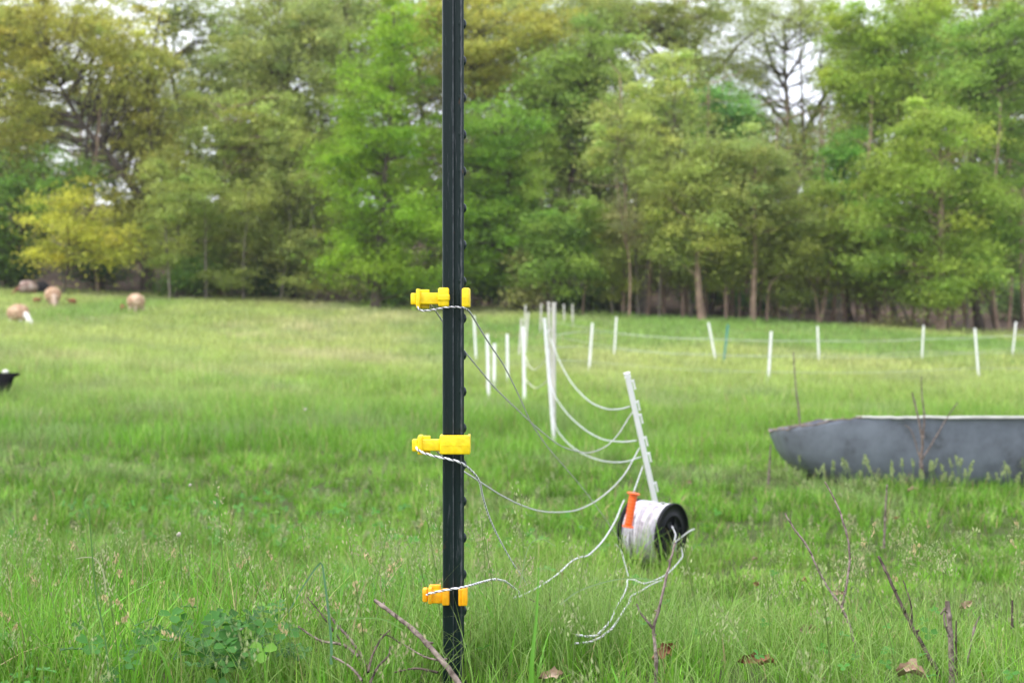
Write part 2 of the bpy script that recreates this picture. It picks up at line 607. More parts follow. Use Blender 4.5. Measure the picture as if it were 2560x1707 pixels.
def tree(name, px, D, lst, col, nleaf, size, tr, bark, label, cat='tree', group=None, spine=None, limbs=(), **kw):
    b = G(px, D)
    root = empty(name, b, label, cat, group)
    sp = [P(x, y, D) for x, y in spine] if spine else None
    if sp: sp[0] = b - Vector((0, 0, 0.3))
    lm = [([P(x, y, D) for x, y in q], r0, r1) for q, r0, r1 in limbs]
    make_tree(b, blobs_from(D, lst), col, nleaf, size, tr, bark, D, spine=sp, extra_limbs=lm, root=root, **kw)
    return root


FR = 'trees along the front edge of the wood'
T = tree
T('oak_tree', 372, 62, [(120, 110, 200, 150), (330, 200, 130, 190), (400, 420, 90, 120), (30, 300, 110, 70), (330, 560, 90, 70)], OLIVE_Y, 26000, 0.17, 0.30, M_bark,
  'big olive yellow oak whose dark limbs lean over the bright sky gap at far left', spine=[(372, 742), (365, 600), (350, 500), (290, 410), (200, 300), (120, 160)],
  limbs=[([(352, 505), (375, 380), (370, 200), (400, 40)], 0.16, 0.04), ([(300, 420), (230, 400), (130, 420)], 0.09, 0.03), ([(240, 350), (260, 240), (300, 150)], 0.09, 0.02)],
  hole=[(P(215, 300, 62), 1.15)], group=FR)
T('yellow_tree', 150, 57, [(180, 560, 110, 100), (275, 610, 75, 60), (115, 640, 55, 40)], YEL, 5200, 0.13, 0.09, M_bark,
  'small yellow leaved tree standing behind the grazing sheep', group=FR, clump=0.5)
T('leafy_tree', 15, 60, [(30, 520, 120, 120), (-60, 600, 100, 120), (0, 650, 90, 60), (180, 450, 70, 70)], GREEN_D, 11000, 0.15, 0.2, M_bark,
  'dark green tree at the left edge behind the small yellow tree', group=FR)
T('leafy_tree', -40, 66, [(20, 420, 130, 90), (-40, 250, 140, 150), (10, 60, 150, 90)], (0.21, 0.26, 0.09), 11000, 0.17, 0.17, M_bark,
  'grey green tree cut by the left edge of the picture, behind the olive oak', group=FR)
T('leafy_tree', 470, 60, [(465, 600, 120, 100), (450, 470, 100, 90), (520, 660, 90, 70)], GREEN_S, 9000, 0.15, 0.15, M_bark,
  'soft green tree right of the olive oak, its foliage reaching low', group=FR)
T('leafy_tree', 557, 61, [(620, 430, 130, 110), (560, 310, 110, 90), (690, 330, 100, 90), (640, 560, 100, 80)], GREEN_S, 12000, 0.16, 0.2, M_bark_r,
  'grey green tree with a reddish trunk midway between oak and bright green tree', group=FR)
T('leafy_tree', 655, 64, [(740, 200, 120, 110), (640, 130, 120, 90), (800, 90, 110, 90), (770, 330, 80, 80), (700, 40, 130, 60)], OLIVE, 13000, 0.16, 0.22, M_bark,
  'tall brownish olive tree left of the bright green tree, reaching the top edge', group=FR)
T('leafy_tree', 735, 62, [(740, 560, 90, 90), (760, 660, 80, 60), (740, 450, 70, 60)], (0.21, 0.26, 0.10), 8000, 0.15, 0.15, M_bark,
  'dull green tree with low branches close left of the bright green tree', group=FR)
T('leafy_tree', 500, 70, [(470, 90, 110, 90), (540, 230, 70, 70), (400, 20, 120, 60), (570, 60, 90, 60)], (0.25, 0.29, 0.12), 5500, 0.16, 0.2, M_bark,
  'thin crowned tree with sky showing through, right of the olive oak top', group=FR, clump=0.6)
T('maple_tree', 940, 55, [(985, 60, 70, 80), (980, 170, 110, 90), (930, 290, 120, 90), (880, 390, 90, 80), (1010, 380, 130, 100), (920, 500, 130, 80), (1050, 540, 120, 90), (900, 610, 100, 70), (1010, 670, 130, 70), (850, 670, 50, 50)], GREEN_B, 30000, 0.13, 0.2, M_bark,
  'vivid bright green tree with a pointed crown left of the dark metal post', group=FR, clump=0.8, csize=1.1)
T('leafy_tree', 1235, 62, [(1210, 130, 110, 90), (1330, 70, 100, 70), (1150, 30, 110, 60), (1260, 220, 100, 60), (1090, 80, 80, 100)], (0.36, 0.35, 0.09), 12000, 0.16, 0.24, M_bark,
  'tall golden olive tree showing just right of the post top', group=FR)
T('leafy_tree', 1290, 57, [(1250, 330, 110, 80), (1230, 440, 110, 90), (1190, 560, 100, 80), (1290, 540, 90, 70), (1220, 660, 110, 60)], (0.17, 0.33, 0.05), 18000, 0.14, 0.2, M_bark,
  'green tree with layered branches directly right of the post', group=FR)
T('leafy_tree', 1405, 60, [(1430, 270, 110, 90), (1400, 380, 100, 80), (1480, 130, 120, 90), (1400, 180, 90, 80), (1350, 290, 80, 80)], (0.20, 0.31, 0.08), 15000, 0.15, 0.22, M_bark,
  'mid green tree above the white fence corner, second right of the post', group=FR)
T('leafy_tree', 1372, 55.5, [(1430, 590, 80, 60), (1400, 670, 110, 60), (1350, 560, 60, 60)], (0.18, 0.31, 0.07), 8000, 0.13, 0.1, M_bark,
  'low green tree standing behind the white fence corner', group=FR)
T('leafy_tree', 1500, 61, [(1500, 480, 70, 70), (1480, 400, 60, 60), (1600, 640, 80, 60), (1660, 540, 70, 60)], (0.22, 0.28, 0.10), 7000, 0.15, 0.14, M_bark,
  'dull green tree behind the pale yellow green tree', group=FR)
T('pale_tree', 1610, 57, [(1620, 230, 90, 80), (1550, 300, 85, 70), (1670, 310, 90, 70), (1510, 410, 60, 50), (1610, 400, 80, 60), (1690, 190, 60, 60)], PALE, 13000, 0.13, 0.12, M_bark_g,
  'pale yellow green tree in front of the wood, right of centre', group=FR, clump=0.6)
T('red_sapling', 1572, 54.5, [(1550, 530, 45, 40), (1575, 570, 35, 25), (1600, 600, 40, 25)], REDB, 900, 0.11, 0.05, M_bark_r,
  'thin sapling with reddish brown young leaves and a pinkish stem', group=FR, spine=[(1572, 800), (1575, 680), (1560, 570), (1545, 480), (1540, 430)])
T('blue_green_tree', 1770, 60, [(1780, 260, 75, 55), (1770, 320, 60, 40), (1840, 300, 50, 50)], BLUEG, 7000, 0.13, 0.12, M_bark,
  'tree with a small cool green crown high in the middle of the right half', group=FR)
T('pale_tree', 1758, 54, [(1740, 480, 90, 70), (1800, 560, 90, 60), (1700, 600, 80, 60), (1780, 400, 90, 60)], (0.31, 0.35, 0.11), 12000, 0.13, 0.17, M_bark_r,
  'olive tree with a thick reddish trunk, behind the left leaning white far post', group=FR)
T('pale_tree', 1883, 54.5, [(1890, 400, 100, 70), (1850, 480, 80, 60), (1930, 560, 90, 60), (1840, 640, 60, 50)], (0.31, 0.34, 0.13), 12000, 0.13, 0.15, M_bark_r,
  'olive tree with a straight brown trunk below the right sky gap', group=FR)
T('slender_tree', 1705, 56, [(1690, 540, 60, 60), (1710, 680, 40, 40)], (0.22, 0.24, 0.08), 3500, 0.13, 0.09, M_bark_r,
  'slender brown trunked tree left of the thick reddish trunk', group=FR)
T('slender_tree', 1815, 55, [(1830, 640, 60, 50), (1820, 690, 50, 30)], (0.28, 0.29, 0.07), 3500, 0.12, 0.09, M_bark_r,
  'slender tree rising right behind the teal fence post', group=FR, spine=[(1815, 820), (1812, 700), (1800, 600), (1790, 500)])
T('slender_tree', 1917, 55, [(1960, 680, 80, 50), (1990, 620, 60, 50)], (0.25, 0.28, 0.08), 4500, 0.12, 0.08, M_bark_r,
  'slender tree close to the right of the straight brown trunk', group=FR)
T('slender_tree', 1978, 55.5, [(1990, 730, 60, 30), (2020, 600, 60, 50)], (0.22, 0.26, 0.07), 3000, 0.12, 0.08, M_bark_g,
  'slender bent tree with a thin pale trunk left of the forked pair', group=FR, spine=[(1978, 825), (1972, 770), (1955, 700), (1960, 600), (1990, 520)])
T('forked_tree', 2048, 55, [(2010, 550, 70, 50), (2080, 560, 80, 60), (2050, 680, 60, 40)], (0.2, 0.27, 0.07), 5500, 0.13, 0.07, M_bark_r,
  'tree forking into a V straight behind a white far post', group=FR, spine=[(2048, 820), (2038, 740), (2020, 660), (2005, 540)],
  limbs=[([(2048, 822), (2062, 750), (2075, 660), (2085, 540)], 0.08, 0.03)])
T('large_tree', 1985, 72, [(1870, 150, 120, 80), (2080, 90, 110, 80), (1960, 40, 160, 60), (2080, 220, 70, 60), (1840, 280, 60, 60), (1960, 320, 130, 80), (1900, 220, 60, 50)], (0.24, 0.28, 0.10), 24000, 0.11, 0.28, M_bark,
  'big thin crowned tree with dark spreading limbs against the right sky gap', group=FR, clump=0.45, bprob=0.1,
  spine=[(1985, 810), (1985, 500), (1990, 380), (1975, 300), (1965, 220), (1960, 60)],
  limbs=[([(1987, 400), (2020, 320), (2050, 260), (2110, 160), (2150, 40)], 0.17, 0.05), ([(1975, 320), (1920, 260), (1890, 240), (1800, 270)], 0.12, 0.03),
         ([(2030, 300), (2080, 250), (2160, 220)], 0.08, 0.03), ([(1970, 230), (1940, 180), (1910, 90), (1920, 0)], 0.10, 0.03), ([(2060, 240), (2050, 150), (2080, 30)], 0.07, 0.02),
         ([(1965, 200), (2010, 120), (2020, 20)], 0.08, 0.02)])
T('large_tree', 1655, 70, [(1570, 70, 120, 60), (1720, 60, 120, 60), (1760, 170, 70, 60), (1450, 20, 100, 40), (1700, 350, 90, 60)], (0.31, 0.30, 0.11), 8500, 0.15, 0.19, M_bark,
  'tall sparse tree with grey limbs at the top edge right of centre', group=FR, clump=0.5,
  spine=[(1655, 810), (1690, 560), (1725, 330), (1728, 170), (1745, -20)],
  limbs=[([(1735, 250), (1680, 180), (1600, 80), (1570, -10)], 0.14, 0.05), ([(1730, 230), (1800, 170), (1850, 110), (1900, 70)], 0.12, 0.04), ([(1600, 90), (1540, 40), (1520, -20)], 0.08, 0.03)])
T('bright_tree', 2130, 58, [(2130, 460, 75, 60), (2100, 370, 60, 50), (2180, 520, 60, 50), (2080, 460, 40, 40)], (0.17, 0.38, 0.08), 7500, 0.13, 0.12, M_bark,
  'small bright green tree at the left rim of the big right hand foliage', group=FR)
T('broad_tree', 2350, 53, [(2340, 340, 130, 90), (2280, 450, 130, 80), (2420, 520, 130, 80), (2230, 560, 110, 60), (2310, 640, 130, 60), (2170, 650, 80, 40), (2420, 670, 110, 60), (2340, 740, 90, 35)], RIGHTG, 30000, 0.13, 0.2, M_bark_r,
  'broad green tree with layered low branches over the leaf litter at right', group=FR, clump=0.8, csize=1.1)
T('broad_tree', 2455, 56, [(2440, 120, 130, 100), (2540, 250, 110, 120), (2400, 230, 110, 80), (2530, 430, 100, 90), (2540, 620, 90, 80), (2600, 100, 120, 120)], (0.19, 0.32, 0.075), 26000, 0.14, 0.18, M_bark,
  'dense green tree filling the upper right corner', group=FR, clump=0.8, spine=[(2440, 840), (2436, 740), (2430, 600), (2440, 350), (2450, 80)])
T('leaning_tree', 2495, 55, [(2480, 600, 60, 60), (2440, 500, 80, 60)], (0.17, 0.3, 0.05), 4500, 0.13, 0.10, M_bark_g,
  'pale trunked tree leaning left near the right edge of the wood', group=FR, spine=[(2495, 842), (2475, 760), (2458, 690), (2445, 600), (2440, 500)])
T('leafy_tree', 2180, 59, [(2230, 120, 120, 90), (2180, 230, 100, 80), (2140, 60, 90, 70), (2260, 260, 90, 80), (2090, 190, 50, 50), (2320, 30, 100, 60)], (0.26, 0.38, 0.07), 18000, 0.14, 0.18, M_bark,
  'yellow green tree top rising right of the bare tree, at the upper right', group=FR)
T('slender_tree', 2190, 57, [(2160, 600, 60, 50), (2200, 700, 60, 40)], (0.18, 0.26, 0.06), 3800, 0.13, 0.09, M_bark_r,
  'slender straight tree beside a twin trunk at the left of the broad green tree', group=FR)
T('slender_tree', 2172, 56.5, [(2120, 620, 60, 50), (2140, 710, 60, 40)], (0.22, 0.28, 0.07), 3800, 0.13, 0.09, M_bark_r,
  'left hand one of two close brown trunks left of the broad green tree', group=FR)
T('crooked_tree', 2245, 55.5, [(2200, 660, 60, 40), (2240, 600, 60, 50)], (0.19, 0.3, 0.06), 4200, 0.13, 0.09, M_bark_g,
  'pale trunked tree leaning left under the broad green tree', group=FR, spine=[(2245, 838), (2240, 780), (2222, 720), (2215, 650), (2225, 560)])
T('crooked_tree', 2278, 56, [(2260, 560, 70, 50)], (0.17, 0.28, 0.06), 3000, 0.13, 0.07, M_bark_g,
  'thin crooked stem just right of the pale leaning trunk', group=FR, spine=[(2278, 838), (2262, 780), (2240, 735), (2235, 660), (2250, 560)])
T('slender_tree', 2376, 60, [(2400, 470, 80, 60)], (0.14, 0.24, 0.05), 3500, 0.13, 0.08, M_bark,
  'thin dark trunk just right of the broad green tree trunk', group=FR)
T('slender_tree', 1475, 60, [(1490, 560, 60, 60), (1510, 690, 50, 40)], (0.18, 0.24, 0.06), 4000, 0.14, 0.08, M_bark,
  'thin dark tree right of the white fence corner', group=FR)

T('leafy_tree', 1530, 66, [(1500, 30, 120, 60), (1600, 40, 120, 50), (1720, 20, 110, 50), (1700, 130, 90, 60)], (0.26, 0.30, 0.10), 9000, 0.12, 0.12, M_bark,
  'tall thin crowned green tree at the top edge behind the pale tree', group=FR)
T('leafy_tree', 2010, 66, [(1850, 70, 110, 60), (2000, 20, 140, 50), (2120, 70, 80, 60), (1840, 190, 90, 60), (2060, 330, 110, 60), (1930, 380, 100, 60), (2110, 160, 50, 60)], (0.27, 0.33, 0.11), 9000, 0.10, 0.12, M_bark,
  'lacy leaved tree mingling with the dark spreading limbs of the right sky gap', group=FR, bprob=0.08)
T('leafy_tree', 1420, 66, [(1420, 20, 120, 50), (1320, 20, 100, 50), (1540, 10, 80, 40), (1800, 10, 100, 40)], (0.28, 0.32, 0.11), 6000, 0.11, 0.12, M_bark,
  'lacy leaved treetop at the top edge between post and pale tree', group=FR, bprob=0.1)
T('leafy_tree', 1660, 59, [(1650, 500, 110, 80), (1700, 430, 100, 70), (1600, 560, 90, 70), (1640, 620, 100, 60), (1820, 470, 100, 60), (1990, 480, 90, 70), (1960, 560, 100, 60)], (0.24, 0.28, 0.10), 15000, 0.12, 0.1, M_bark_r,
  'wide soft olive tree filling the gap between the reddish sapling and the forked tree', group=FR)
T('leafy_tree', 230, 68, [(230, 60, 160, 70), (40, 180, 130, 90), (460, 200, 90, 110), (430, 330, 80, 80), (170, 460, 100, 60)], (0.24, 0.27, 0.09), 12000, 0.12, 0.14, M_bark,
  'fine leaved tree behind the olive oak, filling the sky around its limbs', group=FR, hole=[(P(215, 300, 68), 1.5), (P(440, 190, 68), 0.9), (P(90, 230, 68), 0.6)])

YT = 'young trees at the edge of the wood'
for (px, D, lst, col, lab) in [
    (425, 57, [(430, 520, 70, 60), (420, 620, 60, 50), (400, 440, 50, 40)], (0.28, 0.33, 0.10), 'airy young tree just right of the olive oak trunk'),
    (515, 58, [(520, 560, 60, 50), (500, 480, 60, 60), (530, 680, 60, 30)], (0.24, 0.33, 0.09), 'airy young tree with a pale stem left of the reddish oak like trunk'),
    (610, 58, [(600, 600, 70, 50), (620, 500, 60, 60), (580, 690, 70, 30)], (0.25, 0.31, 0.10), 'airy young tree in front of the grey green tree'),
    (700, 59, [(700, 600, 70, 60), (690, 480, 70, 60), (720, 380, 60, 50)], (0.27, 0.31, 0.11), 'airy young tree in front of the brownish olive tree'),
    (780, 58, [(780, 470, 50, 50), (770, 620, 60, 50), (760, 700, 60, 25)], (0.26, 0.30, 0.11), 'airy young tree touching the left side of the bright green tree'),
    (1175, 58, [(1180, 640, 50, 50), (1170, 500, 50, 60), (1180, 380, 50, 50)], (0.22, 0.36, 0.07), 'airy young tree closest to the right side of the post'),
    (1335, 57, [(1330, 640, 60, 40), (1320, 450, 60, 60), (1350, 380, 50, 40)], (0.24, 0.36, 0.08), 'airy young tree above the crowded far posts'),
    (1455, 56, [(1450, 520, 60, 40), (1470, 640, 60, 40), (1455, 590, 60, 25)], (0.23, 0.35, 0.08), 'airy young tree just right of the corner posts'),
    (1535, 56, [(1530, 640, 50, 40), (1510, 580, 40, 40), (1540, 720, 50, 25)], (0.26, 0.33, 0.10), 'airy young tree left of the reddish sapling'),
    (1645, 55.5, [(1650, 600, 60, 50), (1640, 540, 60, 30), (1660, 470, 60, 50)], (0.28, 0.34, 0.10), 'airy young tree between the reddish sapling and the thick reddish trunk'),
    (1730, 56, [(1740, 560, 60, 30), (1760, 600, 60, 40), (1720, 520, 60, 50)], (0.29, 0.35, 0.10), 'airy young tree just behind the thick reddish trunk'),
    (1850, 56, [(1860, 620, 60, 30), (1840, 560, 60, 50), (1860, 460, 60, 50)], (0.30, 0.35, 0.11), 'airy young tree left of the straight brown trunk'),
    (1945, 56, [(1930, 440, 60, 50), (1950, 530, 60, 40), (1940, 640, 60, 25)], (0.30, 0.34, 0.12), 'airy young tree between the straight brown trunk and the forked tree'),
    (2100, 56, [(2090, 660, 60, 40), (2110, 580, 60, 50), (2050, 640, 60, 25), (2060, 470, 50, 50)], (0.24, 0.35, 0.08), 'airy young tree just right of the forked tree'),
    (2215, 55, [(2200, 690, 70, 25), (2250, 650, 60, 30)], (0.24, 0.36, 0.08), 'low airy young tree under the left rim of the broad green tree'),
    (2415, 55, [(2420, 680, 70, 30), (2440, 620, 70, 40)], (0.22, 0.35, 0.07), 'low airy young tree right of the broad green tree trunk'),
]:
    T('young_tree', px, D, lst, col, 4200, 0.115, 0.05, M_bark_g if len(lab) % 2 else M_bark_r, lab, group=YT, csize=0.75, clump=0.5)

# shrubs of the undergrowth
SH = 'shrubs under the trees'
def shrub(px, D, lst, col, n, label, size=0.12):
    b = G(px, D)
    root = empty('shrub', b, label, 'shrub', SH)
    bl = blobs_from(D, lst)
    wood = Acc()
    off = 0; LV = []; LF = []; LC = []
    col = np.array(col) * 1.5 + 0.02
    for bb in bl:
        c = np.array(bb[0]); nc = max(6, int(bb[1] * bb[3] * 12))
        for i in range(nc):
            dr = rng.normal(size=3); dr /= np.linalg.norm(dr)
            cc = c + dr * rng.uniform(0.3, 1.0) * np.array([bb[1], bb[1] * 0.8, bb[3]])
            branch(wood, list(b + Vector((rng.normal() * 0.1, rng.normal() * 0.1, -0.05))), cc, 0.025, 0.006, 0.1, 4, 5)
            m = max(6, int(n / nc / len(bl)))
            pos = cc + rng.normal(size=(m, 3)) * [0.35, 0.35, 0.2]
            lc = col * max(0.5, 1 + rng.normal() * 0.18) * np.clip(1 + rng.normal(size=(m, 1)) * 0.15, .5, 1.6)
            v, f, k = leaves_np(pos, size, lc, 0.7)
            LV.append(v); LF.append(f + off); LC.append(k); off += len(v)
    wood.build('stem', M_bark, root)
    link('foliage', np_mesh('foliage', np.concatenate(LV), np.concatenate(LF), np.concatenate(LC)), M_leaf, root, smooth=False)


shrub(30, 61, [(30, 670, 80, 40)], (0.05, 0.10, 0.025), 2600, 'dark shrub at the left edge above the farthest sheep')
shrub(250, 62, [(250, 670, 110, 45)], (0.05, 0.11, 0.025), 3200, 'dark green shrub between the small yellow tree and the oak trunk')
shrub(440, 58, [(455, 690, 70, 50)], (0.13, 0.24, 0.04), 3000, 'bright green shrub right of the oak trunk')
shrub(540, 62, [(560, 690, 90, 45)], (0.05, 0.12, 0.025), 3000, 'dark shrub at the foot of the grey green tree')
shrub(680, 61, [(680, 700, 90, 45)], (0.055, 0.12, 0.03), 3000, 'dark shrub midway between oak trunk and bright green tree')
shrub(850, 58, [(850, 720, 80, 30)], (0.20, 0.21, 0.07), 2200, 'dull olive shrub at the left foot of the bright green tree')
shrub(1000, 58, [(1000, 725, 90, 30)], (0.08, 0.16, 0.03), 2400, 'dark shrub at the right foot of the bright green tree')
shrub(1180, 60, [(1190, 720, 90, 40)], (0.06, 0.13, 0.03), 2600, 'dark shrub just right of the post behind the meadow')
shrub(1310, 56, [(1312, 715, 50, 50), (1310, 660, 25, 25)], (0.27, 0.28, 0.08), 2600, 'pale yellowish shrub beside the white fence corner')
shrub(1440, 59, [(1440, 745, 70, 35)], (0.07, 0.14, 0.035), 2200, 'dark green shrub right of the white fence corner')
shrub(1540, 60, [(1530, 745, 60, 35)], (0.09, 0.14, 0.05), 1800, 'dull shrub left of the reddish sapling')
shrub(1760, 61, [(1780, 745, 80, 35)], (0.06, 0.15, 0.03), 2600, 'dark green shrub behind the thick reddish trunk')
shrub(1880, 62, [(1890, 745, 80, 35)], (0.05, 0.13, 0.03), 2600, 'dark green shrub behind the straight brown trunk')
shrub(2050, 64, [(2050, 760, 70, 40)], (0.08, 0.12, 0.05), 1800, 'thin dull shrub behind the forked tree')
shrub(2240, 54.5, [(2225, 818, 40, 14)], (0.20, 0.19, 0.07), 900, 'low straw coloured shrub on the leaf litter at right')
shrub(2560, 64, [(2560, 740, 110, 60)], (0.12, 0.20, 0.06), 2600, 'green shrub at the right edge deep in the wood')


# trees deep in the wood: variants copied
def copy_tree(o, loc, rz, sc, label=None, group=None):
    c = o.copy(); C.objects.link(c)
    c.location = loc; c.rotation_euler = (0, 0, rz); c.scale = (sc, sc, sc)
    if label: c['label'] = label
    if group: c['group'] = group
    for ch in list(o.children):
        d_ = ch.copy(); C.objects.link(d_); d_.parent = c
    return c


BACK = 'trees deep inside the wood'
protos = []
for i, (col, h, rr) in enumerate([((0.20, 0.25, 0.09), 15, 3.4), ((0.27, 0.27, 0.11), 16, 3.2), ((0.19, 0.27, 0.09), 13, 3.0), ((0.23, 0.27, 0.11), 10, 2.6)]):
    root = empty('wood_tree', (0, 0, 0), 'tree deep inside the wood, seen through the front row', 'tree', BACK)
    bl = []
    z = h * 0.10
    while z < h:
        bl.append(((rng.normal() * 0.8, rng.normal() * 0.8, z), rr * rng.uniform(0.6, 1), rr * 0.8, 1.6))
        z += 2.2
    make_tree((0, 0, 0), bl, col, 8500, 0.21, 0.2, M_bark, 0, root=root, clump=1.0, csize=1.4)
    protos.append(root)

k = 0
used = set()
for (px, D, kind, sc) in [
    (-150, 74, 0, 1.0), (20, 80, 3, 0.75), (100, 76, 3, 0.8), (300, 78, 3, 0.85), (480, 76, 2, 0.85), (600, 80, 0, 0.95), (700, 72, 1, 0.95), (820, 76, 0, 1.05),
    (900, 70, 2, 1.1), (1080, 72, 1, 1.05), (1180, 80, 0, 1.0), (1300, 72, 2, 1.05), (1400, 78, 1, 0.9), (1500, 72, 2, 0.95), (1600, 80, 0, 0.75), (1700, 74, 3, 0.85),
    (1800, 80, 3, 0.8), (1880, 74, 3, 0.7), (1980, 84, 3, 0.72), (2080, 76, 3, 0.85), (2180, 72, 2, 1.0), (2280, 78, 0, 1.1), (2400, 70, 1, 1.05), (2500, 76, 0, 1.15), (2640, 72, 2, 1.1), (2780, 66, 0, 1.0), (-320, 68, 1, 1.0),
    (200, 90, 3, 0.8), (420, 92, 3, 0.9), (640, 90, 2, 0.9), (860, 94, 0, 1.0), (1000, 90, 1, 1.0), (1240, 92, 0, 1.0), (1480, 94, 2, 0.9), (1660, 92, 3, 0.9), (1850, 96, 3, 0.7), (2150, 92, 2, 0.9), (2350, 94, 0, 1.0), (2550, 92, 1, 1.0)]:
    loc = G(px, D)
    if kind not in used:
        used.add(kind); o = protos[kind]
        o.location = loc; o.rotation_euler = (0, 0, rng.uniform(0, 6)); o.scale = (sc, sc, sc)
        for ch in o.children: ch.matrix_parent_inverse = Matrix.Identity(4)
    else:
        copy_tree(protos[kind], loc, rng.uniform(0, 6), sc)

# bare slender trunks in the shade of the wood
BT = 'thin bare trunks in the shade of the wood'
tp = None
for i in range(84):
    px = 1150 + (i * 23.5) % 1420 + rng.normal() * 14 if i < 78 else rng.uniform(0, 900)
    D = rng.uniform(60, 84)
    if px > 1550 and i % 2 == 0: D = rng.uniform(55.5, 60) - max(0, px - 1800) * 0.002
    loc = G(px, D)
    if tp is None or i in (20, 40):
        tp = empty('bare_tree', (0, 0, 0), 'thin bare trunk standing in the shade behind the front trees', 'tree', BT)
        a = Acc()
        wx, wy = rng.normal() * 0.25, rng.normal() * 0.25
        pts = [Vector((wx * math.sin(j * 0.9) + 0.04 * j, wy * math.sin(j * 0.8), -0.3 + j * 1.7)) for j in range(6)]
        q = catmull(pts, 14)
        v, f = tube_np(q, np.linspace(0.10, 0.025, len(q)), 6); a.add(v, f)
        for b_ in range(14):
            s0 = q[rng.integers(3, len(q))]
            branch(a, s0, s0 + np.array([rng.normal() * 1.0, rng.normal() * 1.0, rng.uniform(0.2, 1.2)]), 0.025, 0.006, 0.15, 4, 5)
        o = a.build('trunk', M_bark_g if i == 0 else M_bark_r, tp)
        o.matrix_parent_inverse = Matrix.Identity(4)
        tp.location = loc
    else:
        c = copy_tree(tp, loc, rng.uniform(0, 6), rng.uniform(0.7, 1.2))


# ------------------------------------------------------------------ grass
def blades(pos, h, w_, az, bend, cols, K, tipc=None, droop=0.35):
    n = len(pos)
    t = np.linspace(0, 1, K + 1)
    dx = np.cos(az); dy = np.sin(az)
    hor = (h * bend)[:, None] * t[None, :] ** 1.7
    ver = h[:, None] * (t[None, :] - droop * np.minimum(bend, 1.4)[:, None] * t[None, :] ** 2.3)
    sp = np.zeros((n, K + 1, 3))
    sp[:, :, 0] = pos[:, 0:1] + hor * dx[:, None]
    sp[:, :, 1] = pos[:, 1:2] + hor * dy[:, None]
    sp[:, :, 2] = pos[:, 2:3] + ver
    tw = az + math.pi / 2 + rng.normal(size=n) * 0.9
    sx = np.cos(tw)[:, None] * np.ones(K + 1); sy = np.sin(tw)[:, None] * np.ones(K + 1)
    prof = np.maximum(0.06, (1 - t ** 1.8)) * (0.65 + 0.7 * np.minimum(t * 3, 1) * 0.5)
    ww = w_[:, None] * prof[None, :] * 0.5
    off = np.stack([sx * ww, sy * ww, np.zeros_like(ww)], -1)
    V = np.stack([sp - off, sp + off], 2).reshape(-1, 3)
    b = (np.arange(n) * (K + 1) * 2)[:, None]
    i = np.arange(K)[None, :] * 2
    Fc = np.stack([b + i, b + i + 1, b + i + 3, b + i + 2], -1).reshape(-1, 4)
    cc = np.repeat(cols[:, None, :], (K + 1), 1)
    if tipc is not None:
        cc = cc + (tipc[:, None, :] - cc) * (t[None, :, None] ** 2.5)
    cc = np.repeat(cc[:, :, None, :], 2, 2).reshape(-1, 3)
    return V, Fc, cc


G1 = np.array([0.17, 0.39, 0.032])   # fresh
G2 = np.array([0.10, 0.24, 0.02])    # deeper
G3 = np.array([0.25, 0.41, 0.065])     # yellow green
G4 = np.array([0.22, 0.35, 0.09])      # pale grey green
STRAW = np.array([0.48, 0.40, 0.20])
ROSY = np.array([0.46, 0.36, 0.20])


def grass_cols(x, y, n, field=False):
    a = rng.random(n)[:, None]
    c = G2 + (G1 - G2) * a
    big = noise2(x, y, 1.1, 11)[:, None]
    c = c + (G3 - c) * np.clip((big - 0.45) * 2.0, 0, 1) * 0.6
    r = rng.random(n)
    c[r < 0.18] = G3 * rng.uniform(0.75, 1.05, (int((r < 0.18).sum()), 1))
    m = (r > 0.955)
    c[m] = STRAW * rng.uniform(0.6, 1.0, (int(m.sum()), 1))
    if field:
        far = np.clip((y - 12) / 20, 0, 1)[:, None]
        p = noise2(x, y * 0.45, 3.1, 21)[:, None] * 0.6 + noise2(x, y * 0.5, 1.2, 22)[:, None] * 0.4
        left = np.clip(-x / np.maximum(y, 1) * 3 + 0.5, 0.25, 1)[:, None]
        c = c + (np.array([0.48, 0.52, 0.175]) - c) * 0.74 * far
        c = c + (np.array([0.55, 0.50, 0.27]) - c) * np.clip((p - 0.50) * 3.2, 0, 0.8) * far * left
        g = noise2(x, y * 0.4, 4.2, 33)[:, None]
        c = c + (np.array([0.15, 0.34, 0.06]) - c) * np.clip((g - 0.6) * 3, 0, 0.7) * far
    mott = noise2(x, y * 0.6, 0.14, 50) * 0.38 + noise2(x, y * 0.6, 0.32, 51) * 0.40 + noise2(x, y * 0.6, 0.9, 52) * 0.22
    c = c * (0.50 + 1.00 * mott[:, None])
    k_ = np.clip((noise2(x, y * 0.5, 0.7, 57)[:, None] - 0.62) * 4, 0, 1) * np.clip((y[:, None] - 2.6), 0, 1)
    c = c + (np.array([0.30, 0.36, 0.17]) - c) * k_ * 0.45
    c = c * rng.uniform(0.78, 1.22, (n, 1))
    return c


def scatter(D0, D1, dens, marg):
    """uniform scatter over the ground the camera could see, plus a margin on each side"""
    hw = lambda y: 0.37 * y + marg
    area = (D1 - D0) * (hw(D0) + hw(D1))
    n = int(area * dens)
    y = rng.uniform(D0, D1, n * 2)
    keep = rng.random(n * 2) < hw(y) / hw(D1)
    y = y[keep][:n]
    x = rng.uniform(-1, 1, len(y)) * hw(y)
    return x, y


PXC = (1134 - 1280) / F * 2.13


